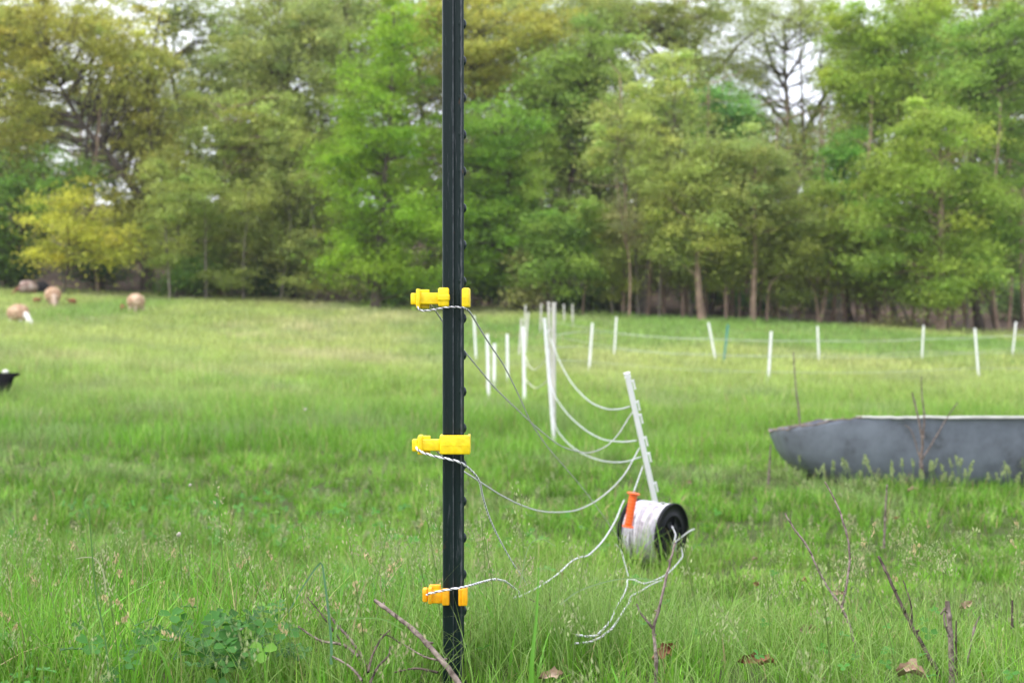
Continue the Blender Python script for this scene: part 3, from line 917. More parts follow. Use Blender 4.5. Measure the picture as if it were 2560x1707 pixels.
def hmap(x, y):
    """grass is tallest near the post and at the left, grazed short round the spool"""
    u = x / np.maximum(y, 1.0)
    left = np.clip(0.3 - u * 4, 0, 1)
    right = np.clip((u - 0.02) * 8, 0, 1)
    a = 0.62 + 0.38 * left * np.clip((7.5 - y) / 4, 0, 1)
    a = a - 0.22 * right * (y < 6.5)
    a = a - 0.12 * np.clip((y - 7.4) / 0.6, 0, 1) * np.clip((u - 0.12) * 8, 0, 1) * (y < 9)
    # trodden low right at the camera side of the post
    a = a * (1 - 0.45 * np.clip((2.15 - y) / 0.25, 0, 1))
    a = a * (1 - 0.55 * np.exp(-((x - PXC) / 0.10) ** 2) * (y < 2.16))
    # longer fringe against the spool
    a = a + 1.1 * np.exp(-((x - 0.50) / 0.17) ** 2 - ((y - 4.74) / 0.13) ** 2)
    return a


ga = Acc()
# near: tufts of radiating blades
for (D0, D1, dens, per, K, hmul, wmul) in [(1.15, 3.2, 430, 19, 5, 1.0, 1.15), (3.2, 6.0, 240, 17, 4, 1.1, 1.6), (6.0, 10.5, 100, 16, 3, 1.3, 2.5)]:
    tx, ty = scatter(D0, D1, dens, 1.1)
    hN = 0.18 + 1.2 * noise2(tx, ty, 0.30, 41) + 0.5 * noise2(tx, ty, 1.1, 42) * noise2(tx, ty, 0.12, 43)
    n = len(tx) * per
    ti = np.repeat(np.arange(len(tx)), per)
    az = rng.uniform(0, 2 * math.pi, n)
    rr = np.abs(rng.normal(size=n)) * 0.028
    x = tx[ti] + np.cos(az) * rr; y = ty[ti] + np.sin(az) * rr
    z = ground(x, y)
    h = rng.uniform(0.055, 0.155, n) * hN[ti] * hmul * hmap(x, y)
    az = az + rng.normal(size=n) * 0.5
    w_ = rng.uniform(0.0013, 0.0034, n) * wmul
    bend = np.abs(rng.normal(size=n)) * 0.45 + 0.1
    c = grass_cols(x, y, n, True)
    tv = rng.normal(size=len(tx))[ti][:, None] * 0.24
    c = c * np.clip(1 + tv, 0.5, 1.6)
    tip = np.where(rng.random((n, 1)) < 0.16, STRAW * 0.9, c * 1.08)
    v, f, cc = blades(np.stack([x, y, z - 0.005], 1), h, w_, az, bend, c, K, tip)
    ga.add(v, f, cc)
# taller single blades
for (D0, D1, dens, hm, wm) in [(1.2, 3.4, 420, 1, 1), (3.4, 7.0, 200, 1, 1.3), (7, 12, 90, 1.1, 1.8)]:
    x, y = scatter(D0, D1, dens, 1.1)
    n = len(x)
    c = grass_cols(x, y, n, True)
    v, f, cc = blades(np.stack([x, y, ground(x, y) - 0.005], 1), rng.uniform(0.11, 0.23, n) * hm * hmap(x, y), rng.uniform(0.0016, 0.0044, n) * wm,
                      rng.uniform(0, 6.28, n), np.abs(rng.normal(size=n)) * 0.4, c, 5, c * 1.1)
    ga.add(v, f, cc)
# fine pale fescue around and right of the post
def fescue(cx, cy, sx, sy, n, h0, h1):
    x = cx + rng.normal(size=n) * sx; y = cy + rng.normal(size=n) * sy
    c = G4[None] * rng.uniform(0.75, 1.2, (n, 1)) + rng.random((n, 1)) * (G1 - G4) * 0.6
    v, f, cc = blades(np.stack([x, y, ground(x, y)], 1), rng.uniform(h0, h1, n), rng.uniform(0.0009, 0.0018, n), rng.uniform(0, 6.28, n),
                      np.abs(rng.normal(size=n)) * 0.7 + 0.1, c, 6, STRAW[None] * 0.35 + c * 0.7)
    ga.add(v, f, cc)


fescue(0.07, 2.38, 0.12, 0.12, 1500, 0.10, 0.24)
fescue(-0.25, 2.12, 0.12, 0.08, 400, 0.06, 0.14)
fescue(0.30, 2.4, 0.2, 0.25, 800, 0.07, 0.19)
fescue(-0.45, 2.2, 0.25, 0.2, 900, 0.08, 0.18)
fescue(0.55, 2.05, 0.2, 0.2, 600, 0.06, 0.15)
fescue(0.8, 2.4, 0.3, 0.3, 800, 0.07, 0.16)
fescue(0.25, 1.85, 0.35, 0.10, 400, 0.04, 0.09)
# broad lush blades, mostly at the left
n = 900
x = rng.uniform(-1.1, 1.1, n) ** 1; y = rng.uniform(1.6, 3.4, n)
m = rng.random(n) < np.where(x < 0, 0.9, 0.35)
x = x[m]; y = y[m]; n = len(x)
c = (np.array([0.13, 0.34, 0.03])[None] * rng.uniform(0.8, 1.2, (n, 1)))
v, f, cc = blades(np.stack([x, y, ground(x, y)], 1), rng.uniform(0.10, 0.22, n) * hmap(x, y), rng.uniform(0.0035, 0.0065, n), rng.uniform(0, 6.28, n), np.abs(rng.normal(size=n)) * 0.5 + 0.05, c, 7, c * 1.1)
ga.add(v, f, cc)
# meadow further back
for (D0, D1, dens, h0, h1, w0, w1) in [(10.5, 18, 620, 0.09, 0.22, 0.005, 0.010), (18, 32, 220, 0.10, 0.24, 0.010, 0.020), (32, 61, 85, 0.10, 0.26, 0.018, 0.04)]:
    x, y = scatter(D0, D1, dens, 2.5)
    edge = y + 0.22 * x < 57.5 + noise2(x, y, 2.0, 61) * 2.5
    x = x[edge]; y = y[edge]
    n = len(x)
    c = grass_cols(x, y, n, True)
    v, f, cc = blades(np.stack([x, y, ground(x, y)], 1), rng.uniform(h0, h1, n) * (0.6 + 0.8 * noise2(x, y, 1.5, 62)), rng.uniform(w0, w1, n), rng.uniform(0, 6.28, n), np.abs(rng.normal(size=n)) * 0.5 + 0.05, c, 2, c * 1.15)
    ga.add(v, f, cc)
tag(ga.build('grass', M_grass), 'uncut green meadow grass covering the whole field', 'grass', None, 'stuff')


# seed heads
def seed_heads():
    a = Acc()

    def one(x, y, h, kind, az=None, lean=0.12):
        z = float(ground(x, y))
        az = rng.uniform(0, 6.28) if az is None else az
        b = lean * rng.uniform(0.3, 2.0)
        t = np.linspace(0, 1, 8)[:, None]
        path = np.array([x, y, z]) + np.concatenate([math.cos(az) * b * h * t ** 1.8, math.sin(az) * b * h * t ** 1.8, h * t * (1 - 0.1 * b * t)], 1)
        sc = 0.0007 if y < 4 else 0.0012 if y < 7 else 0.002
        col = (G4 * rng.uniform(0.7, 1.1))
        v, f = tube_np(path, sc, 3)
        a.add(v, f, col)
        if kind == 'p':      # open panicle
            n = 46; spread = 0.014; L0 = 0.68; s = 0.0033; cc = (np.array([0.36, 0.42, 0.19]) if rng.random() < 0.8 else np.array([0.42, 0.40, 0.22]))
        elif kind == 's':    # tight straw spike
            n = 20; spread = 0.0028; L0 = 0.90; s = 0.0036; cc = np.array([0.58, 0.47, 0.25])
        else:                # foxtail
            n = 34; spread = 0.004; L0 = 0.8; s = 0.006; cc = np.array([0.33, 0.40, 0.17])
        tt = rng.uniform(L0, 1.0, n)
        base = np.stack([np.interp(tt, t[:, 0], path[:, i]) for i in range(3)], 1)
        sp = spread * (1.25 - tt) / (1.25 - L0) * (1.5 if y > 5 else 1)
        pos = base + rng.normal(size=(n, 3)) * sp[:, None] * [1, 1, 0.5]
        u = np.tile([0, 0, 1.0], (n, 1)) + rng.normal(size=(n, 3)) * 0.35
        u /= np.linalg.norm(u, axis=1)[:, None]
        vv = np.cross(u, rng.normal(size=(n, 3))); vv /= np.linalg.norm(vv, axis=1)[:, None]
        ss = s * rng.uniform(0.7, 1.4, n)[:, None] * (1.3 if y > 4 else 1)
        V = np.stack([pos - u * ss, pos + vv * ss * 0.36, pos + u * ss, pos - vv * ss * 0.36], 1).reshape(-1, 3)
        a.add(V, np.arange(4 * n).reshape(-1, 4), np.repeat(cc[None] * rng.uniform(0.75, 1.2, (n, 1)), 4, 0))

    x, y = scatter(1.6, 4.2, 36, 0.5)
    for i in range(len(x)):
        if 0.04 < x[i] / y[i] < 0.16 and y[i] > 2.2: continue
        if abs(x[i] / y[i] - PXC / 2.13) < 0.022 and y[i] < 2.15: continue
        one(x[i], y[i], rng.uniform(0.11, 0.25), 'p' if rng.random() < 0.88 else 's', lean=0.3)
    for i in range(30):
        D = rng.uniform(2.0, 3.0)
        one(-rng.uniform(0.15, 0.95) * D / 2.5, D, rng.uniform(0.11, 0.20), 's', lean=0.5)
    x, y = scatter(4.2, 9.0, 9, 0.5)
    for i in range(len(x)):
        if 0.04 < x[i] / y[i] < 0.16: continue
        one(x[i], y[i], rng.uniform(0.10, 0.2), 'f' if rng.random() < 0.6 else 'p', lean=0.2)
    # the ones standing out in front of the tub
    for i in range(46):
        D = rng.uniform(7.2, 8.0)
        one((rng.uniform(1960, 2560) - 1280) / F * D, D, rng.uniform(0.14, 0.25), 'f', lean=0.15)
    # tall stalks near the post
    for px, py, D in [(1085, 1195, 2.35), (1075, 1290, 2.25), (870, 1290, 2.5), (1285, 1200, 2.6), (1300, 1270, 2.5), (535, 1200, 2.6), (1190, 1270, 2.4), (1440, 1340, 2.7), (1405, 1455, 2.45), (1215, 1330, 2.2)]:
        p = P(px, py, D)
        one(p.x + 0.02, D, max(0.1, p.z - float(ground(p.x, D))), 'p', az=math.pi, lean=0.1)
    tag(a.build('seed_heads', M_grass), 'flowering grass stalks with green and straw coloured seed heads', 'grass', None, 'stuff')


seed_heads()


# clover and other broad leaves among the grass
def clover():
    LV = []; LF = []; LC = []; off = 0
    spots = []
    for (cx, cy, s, n) in [(-0.415, 2.10, 0.045, 80), (-0.48, 2.18, 0.08, 22), (-1.1, 2.9, 0.25, 60), (-0.9, 2.5, 0.25, 110), (-0.75, 3.1, 0.3, 110), (-0.3, 3.6, 0.3, 90), (-1.2, 4.0, 0.5, 110), (0.7, 2.3, 0.3, 40), (-0.8, 5.2, 0.7, 160), (-1.6, 6.5, 0.7, 120), (-0.7, 1.9, 0.2, 80)]:
        for i in range(n):
            x = cx + rng.normal() * s; y = cy + abs(rng.normal()) * s if s > 0.3 else cy + rng.normal() * s
            if y < 1.4: continue
            spots.append((x, y))
    for (x, y) in spots:
        big = math.hypot(x + 0.43, y - 2.08) < 0.22
        z = float(ground(x, y)) + (rng.uniform(0.04, 0.12) if big else rng.uniform(0.02, 0.07))
        r = rng.uniform(0.006, 0.013) if big else rng.uniform(0.004, 0.009) * (1.7 if y > 3.2 else 1) * (1.2 if y > 4 else 1)
        c = np.array([0.05, 0.17, 0.022] if big else [0.075, 0.25, 0.03]) * rng.uniform(0.75, 1.25) if rng.random() < 0.96 else np.array([0.16, 0.36, 0.04])
        nrm = Vector((rng.normal() * 0.35, rng.normal() * 0.35 - 0.35, 1)).normalized()
        a0 = rng.uniform(0, 6)
        u0 = nrm.orthogonal().normalized()
        for j in range(3):
            q = Matrix.Rotation(a0 + j * 2.094, 3, nrm)
            u = q @ u0; vv = nrm.cross(u)
            ctr = Vector((x, y, z))
            pts = [ctr, ctr + u * r * 0.7 + vv * r * 0.6 + nrm * r * 0.2, ctr + u * r * 1.5 + vv * r * 0.62 + nrm * r * 0.25, ctr + u * r * 1.75,
                   ctr + u * r * 1.5 - vv * r * 0.62 + nrm * r * 0.25, ctr + u * r * 0.7 - vv * r * 0.6 + nrm * r * 0.2]
            LV += [list(p) for p in pts]
            LF += [[off, off + 1, off + 2, off + 3], [off, off + 3, off + 4, off + 5]]
            LC += [c] * 6
            off += 6
    o = link('clover', np_mesh('clover', np.array(LV), np.array(LF), np.array(LC)), M_grass)
    tag(o, 'dark round clover leaves growing low among the grass', 'clover', None, 'stuff')


clover()


# ------------------------------------------------------------------ the steel post
PD = 2.13
PX = P(1132, 800, PD).x
PXM = 1 / (F / PD)     # metres per photo pixel at the post


def tpost():
    g = float(ground(PX, PD))
    root = empty('metal_fence_post', (PX, PD, g), 'dark green steel T post with studs carrying three yellow insulators', 'fence post')
    # section in plan: x right, y away from camera ; flange at right, stem to the left
    s = [(0.0125, -0.0165), (0.0150, -0.0170), (0.0160, -0.0155), (0.0160, 0.0155), (0.0150, 0.0170), (0.0125, 0.0165),
         (0.0118, 0.0060), (0.0085, 0.0030), (0.0020, 0.0022), (0.0008, 0.0030), (-0.0008, 0.0022), (-0.0115, 0.0020), (-0.0140, 0.0034), (-0.0168, 0.0034), (-0.0180, 0.0022),
         (-0.0180, -0.0022), (-0.0168, -0.0034), (-0.0140, -0.0034), (-0.0115, -0.0020), (-0.0008, -0.0022), (0.0008, -0.0032), (0.0020, -0.0022), (0.0085, -0.0030), (0.0118, -0.0060)]
    th = R(-17)
    s = [(x * 0.86, y * 0.86) for x, y in s]
    rot = [(x * math.cos(th) - y * math.sin(th), x * math.sin(th) + y * math.cos(th)) for x, y in s]
    # near edge must swing right: y negative -> +x
    if rot[0][0] < s[0][0]:
        th = -th
        rot = [(x * math.cos(th) - y * math.sin(th), x * math.sin(th) + y * math.cos(th)) for x, y in s]
    zs = np.linspace(g - 0.35, CZ + 0.62, 24)
    k = len(rot)
    V = np.array([[PX + x, PD + y, z] for z in zs for x, y in rot])
    i = np.arange(len(zs) - 1)[:, None] * k; j = np.arange(k)[None, :]; jn = (j + 1) % k
    Fq = np.stack([i + j, i + jn, i + k + jn, i + k + j], -1).reshape(-1, 4)
    me = np_mesh('post', V, Fq)
    bm = bmesh.new(); bm.from_mesh(me)
    bm.verts.ensure_lookup_table()
    bm.faces.new([bm.verts[(len(zs) - 1) * k + q] for q in range(k)])
    o = bm_obj('post', bm, [M_post, M_edge_light], root)
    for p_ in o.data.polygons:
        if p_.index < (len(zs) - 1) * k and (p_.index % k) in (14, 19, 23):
            p_.material_index = 1  # edge highlight put into the colour of tip, ridge and flange faces
    # studs on the outer face of the flange
    ctr = (0.0142 * math.cos(th), 0.0142 * math.sin(th))
    z = P(1150, 704, PD).z
    zz = z
    sp = 91.7 * PXM
    while zz - sp > g - 0.02: zz -= sp
    while zz < CZ + 0.58:
        bm = bmesh.new()
        bmesh.ops.create_uvsphere(bm, u_segments=12, v_segments=8, radius=1.0)
        mt = Matrix.Translation((PX + ctr[0], PD + ctr[1], zz)) @ Matrix.Rotation(th, 4, 'Z') @ Matrix.Diagonal((0.0072, 0.0080, 0.0085, 1))
        bmesh.ops.transform(bm, matrix=mt, verts=bm.verts)
        for v in bm.verts:      # flattened top of the rivet-like stud
            pass
        bm_obj('stud', bm, M_post, root, True)
        zz += sp
    return root


tpost()


def insulator(kind, label, mat, parts, name='fence_insulator'):
    """parts: list of (part name, px0, px1, py0, py1, y0, y1, bevel)"""
    cx = (parts[0][1] + parts[0][2]) / 2
    allz = [P(p[1], p[4], PD).z for p in parts]
    root = empty(name, (PX, PD, min(allz)), label, 'insulator')
    byname = {}
    for (nm, x0, x1, y0, y1, d0, d1, bev) in parts:
        bm = byname.setdefault(nm, bmesh.new())
        dep = PD + (d0 + d1) / 2
        dep = PD + d0
        a = P(x0, y1, dep); b = P(x1, y0, dep)
        rbox(bm, (a.x, PD + d0, a.z), (b.x, PD + d1, b.z), bev, 3)
    for nm, bm in byname.items():
        bm_obj(nm, bm, mat, root, True)
    for ch in root.children:
        for p in ch.data.polygons: p.use_smooth = True
    return root


IN = 0.0015
insulator('back', 'bright yellow insulator topmost on the post, clipped on from behind', M_yellow, [
    ('clamp', 1095, 1122.5, 719, 767, -0.016, -0.004, 0.003), ('clamp', 1094, 1124, 736, 751.5, -0.0175, -0.0050, 0.0015), ('clamp', 1097, 1112, 719.5, 766.5, -0.0045, 0.026, 0.002),
    ('clamp', 1097, 1173, 719.5, 767, 0.020, 0.0265, 0.002), ('clip', 1154.3, 1174, 720, 768, -0.021, -0.012, 0.003), ('clip', 1167, 1174.5, 720, 768, -0.0125, 0.024, 0.002),
    ('clip', 1155.5, 1173, 743.4, 744.8, -0.0214, -0.019, 0.0002), ('arm', 1047, 1096, 732, 760.5, -0.011, 0.004, 0.0015), ('wire_holder', 1040, 1050, 722, 771, -0.016, 0.012, 0.0018), ('wire_holder', 1040.5, 1073, 724, 734, 0.003, 0.011, 0.0012),
    ('wire_holder', 1040.5, 1073, 759, 771, 0.003, 0.011, 0.0012), ('wire_holder', 1066, 1073, 724, 771, 0.0032, 0.010, 0.001), ('tip', 1026.5, 1041, 732.5, 762, -0.010, 0.006, 0.0018)])
insulator('front', 'bright yellow insulator in the middle of the post, its block covering the front', M_yellow, [
    ('clamp', 1099, 1175, 1088.5, 1136, -0.030, -0.0195, 0.0022), ('clamp', 1099.3, 1106, 1089, 1135.5, -0.0200, 0.012, 0.0012), ('clamp', 1168, 1175, 1089, 1135.5, -0.0200, 0.018, 0.0012),
    ('clamp', 1101, 1173, 1111.6, 1113.2, -0.0304, -0.028, 0.0002), ('arm', 1053, 1100, 1099, 1127, -0.022, -0.006, 0.0015), ('wire_holder', 1044, 1055, 1089.5, 1136.5, -0.026, 0.004, 0.0018), ('wire_holder', 1044.5, 1075.5, 1089.5, 1100, -0.008, 0.003, 0.0012),
    ('wire_holder', 1044.5, 1075.5, 1126, 1136.5, -0.008, 0.003, 0.0012), ('tip', 1030, 1045, 1098.5, 1128.5, -0.022, -0.004, 0.0018)])
insulator('back', 'amber orange insulator lowest on the post, just above the grass', M_orangey, [
    ('clamp', 1105, 1123, 1473, 1513.5, -0.019, -0.006, 0.002), ('clamp', 1105.5, 1112, 1474, 1513, -0.0065, 0.025, 0.0015), ('clamp', 1106, 1166, 1474, 1513, 0.019, 0.0255, 0.0015),
    ('clip', 1146, 1155, 1472, 1515, -0.022, -0.012, 0.002), ('clip', 1153.5, 1168, 1471.5, 1514.5, -0.0245, -0.014, 0.002), ('clip', 1161, 1168, 1472.5, 1513.5, -0.0145, 0.022, 0.0015),
    ('arm', 1078, 1106, 1476, 1508, -0.013, 0.004, 0.0015), ('wire_holder', 1070, 1080, 1470, 1510, -0.017, 0.010, 0.0018), ('wire_holder', 1073, 1102, 1462, 1477, 0.000, 0.009, 0.0014),
    ('tip', 1056, 1068, 1472, 1505, -0.012, 0.005, 0.0018), ('tip', 1067, 1071, 1478, 1500, -0.009, 0.003, 0.001)])


# ------------------------------------------------------------------ fence wires
def twisted(name, pts, r, label, mats, cat='wire', group=None, pitch=0.011, strands=3, r1=None, k=5, res=None, knots=()):
    """pts world points; strands twisted about the path"""
    base = catmull(pts, 60)
    L = np.linalg.norm(np.diff(base, axis=0), axis=1)
    s = np.concatenate([[0], np.cumsum(L)])
    n = int(min(2600, max(30, s[-1] / pitch * (res or 8))))
    u = np.linspace(0, s[-1], n)
    path = np.stack([np.interp(u, s, base[:, i]) for i in range(3)], 1)
    # smooth
    for _ in range(3):
        path[1:-1] = (path[:-2] + 2 * path[1:-1] + path[2:]) / 4
    rr = np.linspace(r, r1 or r, n)
    _, U, V = frames(path)
    a = Acc()
    for j in range(strands):
        ang = u / pitch * 2 * math.pi + j * 2 * math.pi / strands
        q = path + (U * np.cos(ang)[:, None] + V * np.sin(ang)[:, None]) * (rr * 0.5)[:, None]
        v, f = tube_np(q, rr * (0.36 if mats[j % len(mats)] is M_pd else 0.58), k)
        a.add(v, f, mi=j % len(mats))
    o = a.build(name, mats)
    return tag(o, label, cat, group)


def WP(lst):
    return [P(x, y, D) for x, y, D in lst]


WPM = [M_pw, M_pg, M_pd]
# thin grey wire under the top insulator, past the post and down to the spool
twisted('polywire', WP([(1043, 752, 2.125), (1043, 766, 2.115), (1050, 776, 2.108), (1064, 777, 2.104), (1090, 773, 2.10), (1110, 769, 2.096), (1135, 767, 2.094), (1158, 769, 2.10), (1170, 775, 2.12), (1180, 789, 2.2),
    (1200, 822, 2.4), (1225, 862, 2.6), (1262, 918, 2.9), (1300, 995, 3.2), (1330, 1060, 3.5), (1370, 1118, 3.8), (1410, 1165, 4.1), (1455, 1218, 4.5), (1500, 1278, 4.8), (1540, 1335, 4.95), (1560, 1365, 5.0)]),
    0.00140, 'thin twisted grey wire falling from the top insulator towards the spool', [M_pw, M_pg, M_pd], r1=0.0014, pitch=0.0095)
twisted('polywire', WP([(1070, 758, 2.14), (1079, 765, 2.15), (1092, 782, 2.18), (1106, 803, 2.25), (1130, 838, 2.4), (1163, 880, 2.6), (1200, 925, 2.9), (1240, 972, 3.2), (1300, 1030, 3.6), (1350, 1075, 3.9), (1400, 1113, 4.3),
    (1445, 1128, 4.6), (1480, 1130, 4.9), (1520, 1112, 5.1), (1550, 1080, 5.2), (1568, 1050, 5.25), (1581, 1030, 5.3)]),
    0.0013, 'wire sagging from behind the top insulator to the upper part of the leaning white post', [M_pw, M_pg, M_pg], r1=0.0018)
twisted('polywire', WP([(1043, 1112, 2.115), (1041, 1120, 2.106), (1048, 1127, 2.10), (1065, 1134, 2.095), (1090, 1141, 2.09), (1115, 1146, 2.088), (1140, 1152, 2.088), (1160, 1161, 2.10), (1180, 1178, 2.13), (1194, 1195, 2.16), (1201, 1212, 2.2),
    (1208, 1245, 2.28), (1222, 1290, 2.35), (1242, 1335, 2.42), (1262, 1372, 2.5), (1285, 1412, 2.55), (1305, 1440, 2.6), (1318, 1462, 2.62)]),
    0.0019, 'white and black flecked wire dropping from the middle insulator into the grass', [M_pw, M_pw, M_pd], r1=0.0014, pitch=0.014)
twisted('polywire', WP([(1085, 1120, 2.13), (1098, 1134, 2.15), (1112, 1148, 2.18), (1135, 1163, 2.25), (1162, 1180, 2.4), (1200, 1204, 2.7), (1250, 1236, 3.1), (1300, 1261, 3.5), (1350, 1277, 3.9), (1400, 1280, 4.3), (1450, 1272, 4.6), (1500, 1245, 4.9),
    (1545, 1205, 5.1), (1570, 1172, 5.2), (1585, 1145, 5.25), (1598, 1120, 5.3)]),
    0.0014, 'long white wire sagging from the middle insulator to the leaning white post', [M_pw, M_pw, M_pg], r1=0.0020)
twisted('polywire', WP([(1067, 1486, 2.112), (1075, 1482, 2.104), (1095, 1478, 2.10), (1120, 1473, 2.09), (1150, 1469, 2.088), (1175, 1463, 2.12), (1210, 1453, 2.2), (1240, 1447, 2.28), (1262, 1452, 2.35), (1282, 1467, 2.45), (1299, 1482, 2.55), (1285, 1495, 2.6), (1300, 1490, 2.7),
    (1345, 1468, 2.9), (1395, 1434, 3.2), (1430, 1402, 3.4), (1452, 1392, 3.5), (1470, 1388, 3.6), (1500, 1360, 3.9), (1520, 1333, 4.2), (1540, 1298, 4.5), (1552, 1268, 4.8), (1560, 1250, 5.0)]),
    0.0018, 'white flecked wire running from the amber bottom insulator through the grass to the spool', [M_pw, M_pw, M_pd], r1=0.0021, pitch=0.014)
def WPG(lst, ex=0.075):
    return [P(x, y, solveD(x, y, ex, 2.2, 6.0)) for x, y, _ in lst]


# hanger of the orange handle
twisted('polywire', WP([(1607, 1165, 5.28), (1600, 1185, 5.2), (1592, 1208, 5.1), (1583, 1232, 5.02)]), 0.0020, 'short white wire from the leaning post down to the orange handle', [M_rope, M_pw], strands=2)
# white rope trailing from the spool over the grass
twisted('rope', WP([(1680, 1315, 4.95), (1689, 1335, 4.9), (1687, 1352, 4.85), (1700, 1345, 4.8), (1722, 1328, 4.78), (1736, 1322, 4.8)]), 0.0022, 'pale rope end poking out beside the open face of the spool', [M_rope, M_pw], strands=2, pitch=0.016, cat='rope')
twisted('rope', WPG([(1704, 1368, 4.6), (1706, 1390, 4.4), (1690, 1412, 4.15), (1670, 1432, 3.95), (1645, 1447, 3.8), (1610, 1458, 3.7), (1585, 1448, 3.6), (1570, 1447, 3.55), (1566, 1470, 3.4), (1552, 1500, 3.2), (1540, 1515, 3.12), (1530, 1545, 3.0), (1512, 1568, 2.9), (1492, 1588, 2.82), (1468, 1590, 2.8), (1440, 1586, 2.8)]),
    0.0020, 'white rope coming from the spool and folding left over the grass, upper strand', [M_rope, M_pw, M_pg], strands=3, pitch=0.018, cat='rope')
twisted('rope', WPG([(1655, 1450, 3.85), (1630, 1460, 3.7), (1600, 1478, 3.5), (1578, 1490, 3.35), (1573, 1505, 3.25), (1560, 1525, 3.1), (1545, 1548, 3.0), (1530, 1570, 2.9), (1500, 1594, 2.8), (1470, 1605, 2.76), (1435, 1608, 2.74)]),
    0.0019, 'white rope lying in the grass just below the other strand, lower strand', [M_rope, M_pw, M_pg], strands=3, pitch=0.018, cat='rope')
twisted('rope', WPG([(1540, 1360, 4.6), (1552, 1375, 4.4), (1560, 1400, 4.1), (1568, 1430, 3.8), (1571, 1440, 3.7)]), 0.0015, 'short pale rope dropping from the left of the spool into the grass', [M_rope, M_pg], strands=2, cat='rope')

# ------------------------------------------------------------------ leaning step-in post
def step_post(top, bot, D, width, mat, name, label, cat='fence post', group=None, clips=(), clip_side=1, detail=True, dtop=None):
    """top/bot: photo points; stands on ground at D"""
    b = P(bot[0], bot[1], D)
    t_ = P(top[0], top[1], dtop or D)
    g = float(ground(b.x, D))
    ax = (t_ - b)
    # extend the line down to the ground
    if b.z > g:
        b = b + ax * ((g - b.z) / ax.z)
    ax = (t_ - b)
    L = ax.length
    axn = ax.normalized()
    root = empty(name, (b.x, b.y, g), label, cat, group)
    fw = Vector((0, 1, 0))
    sx = fw.cross(axn).normalized() * -1
    sx = axn.cross(fw).normalized()
    fy = sx.cross(axn).normalized()
    B = Matrix.Translation(b) @ Matrix((sx, fy, axn)).transposed().to_4x4()
    if sx.x < 0:
        B = Matrix.Translation(b) @ Matrix((-sx, -fy, axn)).transposed().to_4x4()
    bm = bmesh.new()
    h = width / 2
    rbox(bm, (-h, -h * 0.28, -0.06), (h, h * 0.28, L), 0.001, 2, B)
    if detail:
        rbox(bm, (-h * 0.25, h * 0.28 + 0.0002, -0.06), (h * 0.25, h * 1.25, L - 0.002), 0.001, 2, B)
        rbox(bm, (-h * 1.12, -h * 0.5, L - 0.016), (h * 1.12, h * 0.5, L + 0.001), 0.0015, 2, B)
    bm_obj('shaft', bm, mat, root)
    for s in clips:
        bm = bmesh.new()
        q = L * s
        rbox(bm, (h, -0.003, q + 0.004), (h + 0.0085, 0.003, q + 0.010), 0.001, 2, B)
        rbox(bm, (h + 0.0045, -0.0035, q - 0.026), (h + 0.0105, 0.0035, q + 0.0095), 0.001, 2, B)
        bm_obj('clip', bm, mat, root)
    return root


step_post((1567, 932), (1637, 1250), 5.35, 0.0200, M_white, 'step_in_post', 'white plastic step in post leaning left behind the wire spool',
          clips=[0.945, 0.835, 0.765, 0.645, 0.56, 0.40, 0.25], dtop=5.25)

FP = 'white fence posts across the pasture'
far = [
    ((1184.5, 789), (1190, 894), 'white far post just right of the metal post, below the top insulator'),
    ((1218, 835), (1221, 981), 'white far post behind the thin grey wire, second right of the metal post'),
    ((1236, 858), (1235, 958), 'shorter bright far post third right of the metal post'),
    ((1268, 835), (1269, 942), 'white far post standing alone between the thin grey wire and the post row'),
    ((1304, 795), (1298, 882), 'pale post leaning right, left in the crowded row behind the wires'),
    ((1314, 762), (1311, 848), 'pale post with the highest top in the crowded row left of the corner'),
    ((1321, 780), (1314, 872), 'pale post leaning right, right in the crowded row behind the wires'),
    ((1308, 816), (1311, 990), 'tall white post with sagging wire, nearest in the crowded row'),
    ((1353, 759), (1351, 827), 'pale grey post at the tree line left of the corner posts'),
    ((1409, 761), (1411, 802), 'small grey post at the tree line right of the corner posts'),
    ((1431, 760), (1432, 806), 'second small grey post at the tree line right of the corner posts'),
    ((1481, 807), (1473, 917), 'white post leaning right, first to the right of the corner posts'),
    ((1541, 792), (1536, 878), 'white far post between the corner posts and the leaning spool post'),
    ((1771, 806), (1788, 895), 'white far post leaning left beside the teal post'),
    ((1820, 811), (1810, 895), 'slim teal post among the white far posts'),
    ((1928, 828), (1921, 943), 'nearer white post in the far fence, right of the teal post'),
    ((2044, 815), (2047, 895), 'white far post in front of the forked tree'),
    ((2309, 813), (2305, 888), 'white far post above the grey tub'),
    ((2437, 820), (2446, 934), 'nearer white post leaning left above the right part of the tub'),
    ((2540, 804), (2532, 881), 'white far post at the right edge of the picture'),
]
postD = []
for i, (t_, b_, lab) in enumerate(far):
    D = solveD(b_[0], b_[1], 0.10)
    if 'tree line' in lab: D = min(D, 54) if D > 30 else 50
    postD.append(D)
    sc = F / D
    wpx = 8.0 if D < 25 else 6.5
    wd = min(0.048, max(0.026, wpx / sc))
    step_post(t_, b_, D, wd, M_teal if lab.startswith('slim teal') else (M_whited if i in (4, 5, 6, 8, 9, 10) else M_white), 'fence_post', lab, group=FP, detail=False, clips=(0.9, 0.7, 0.5) if i in (7, 1) else ())
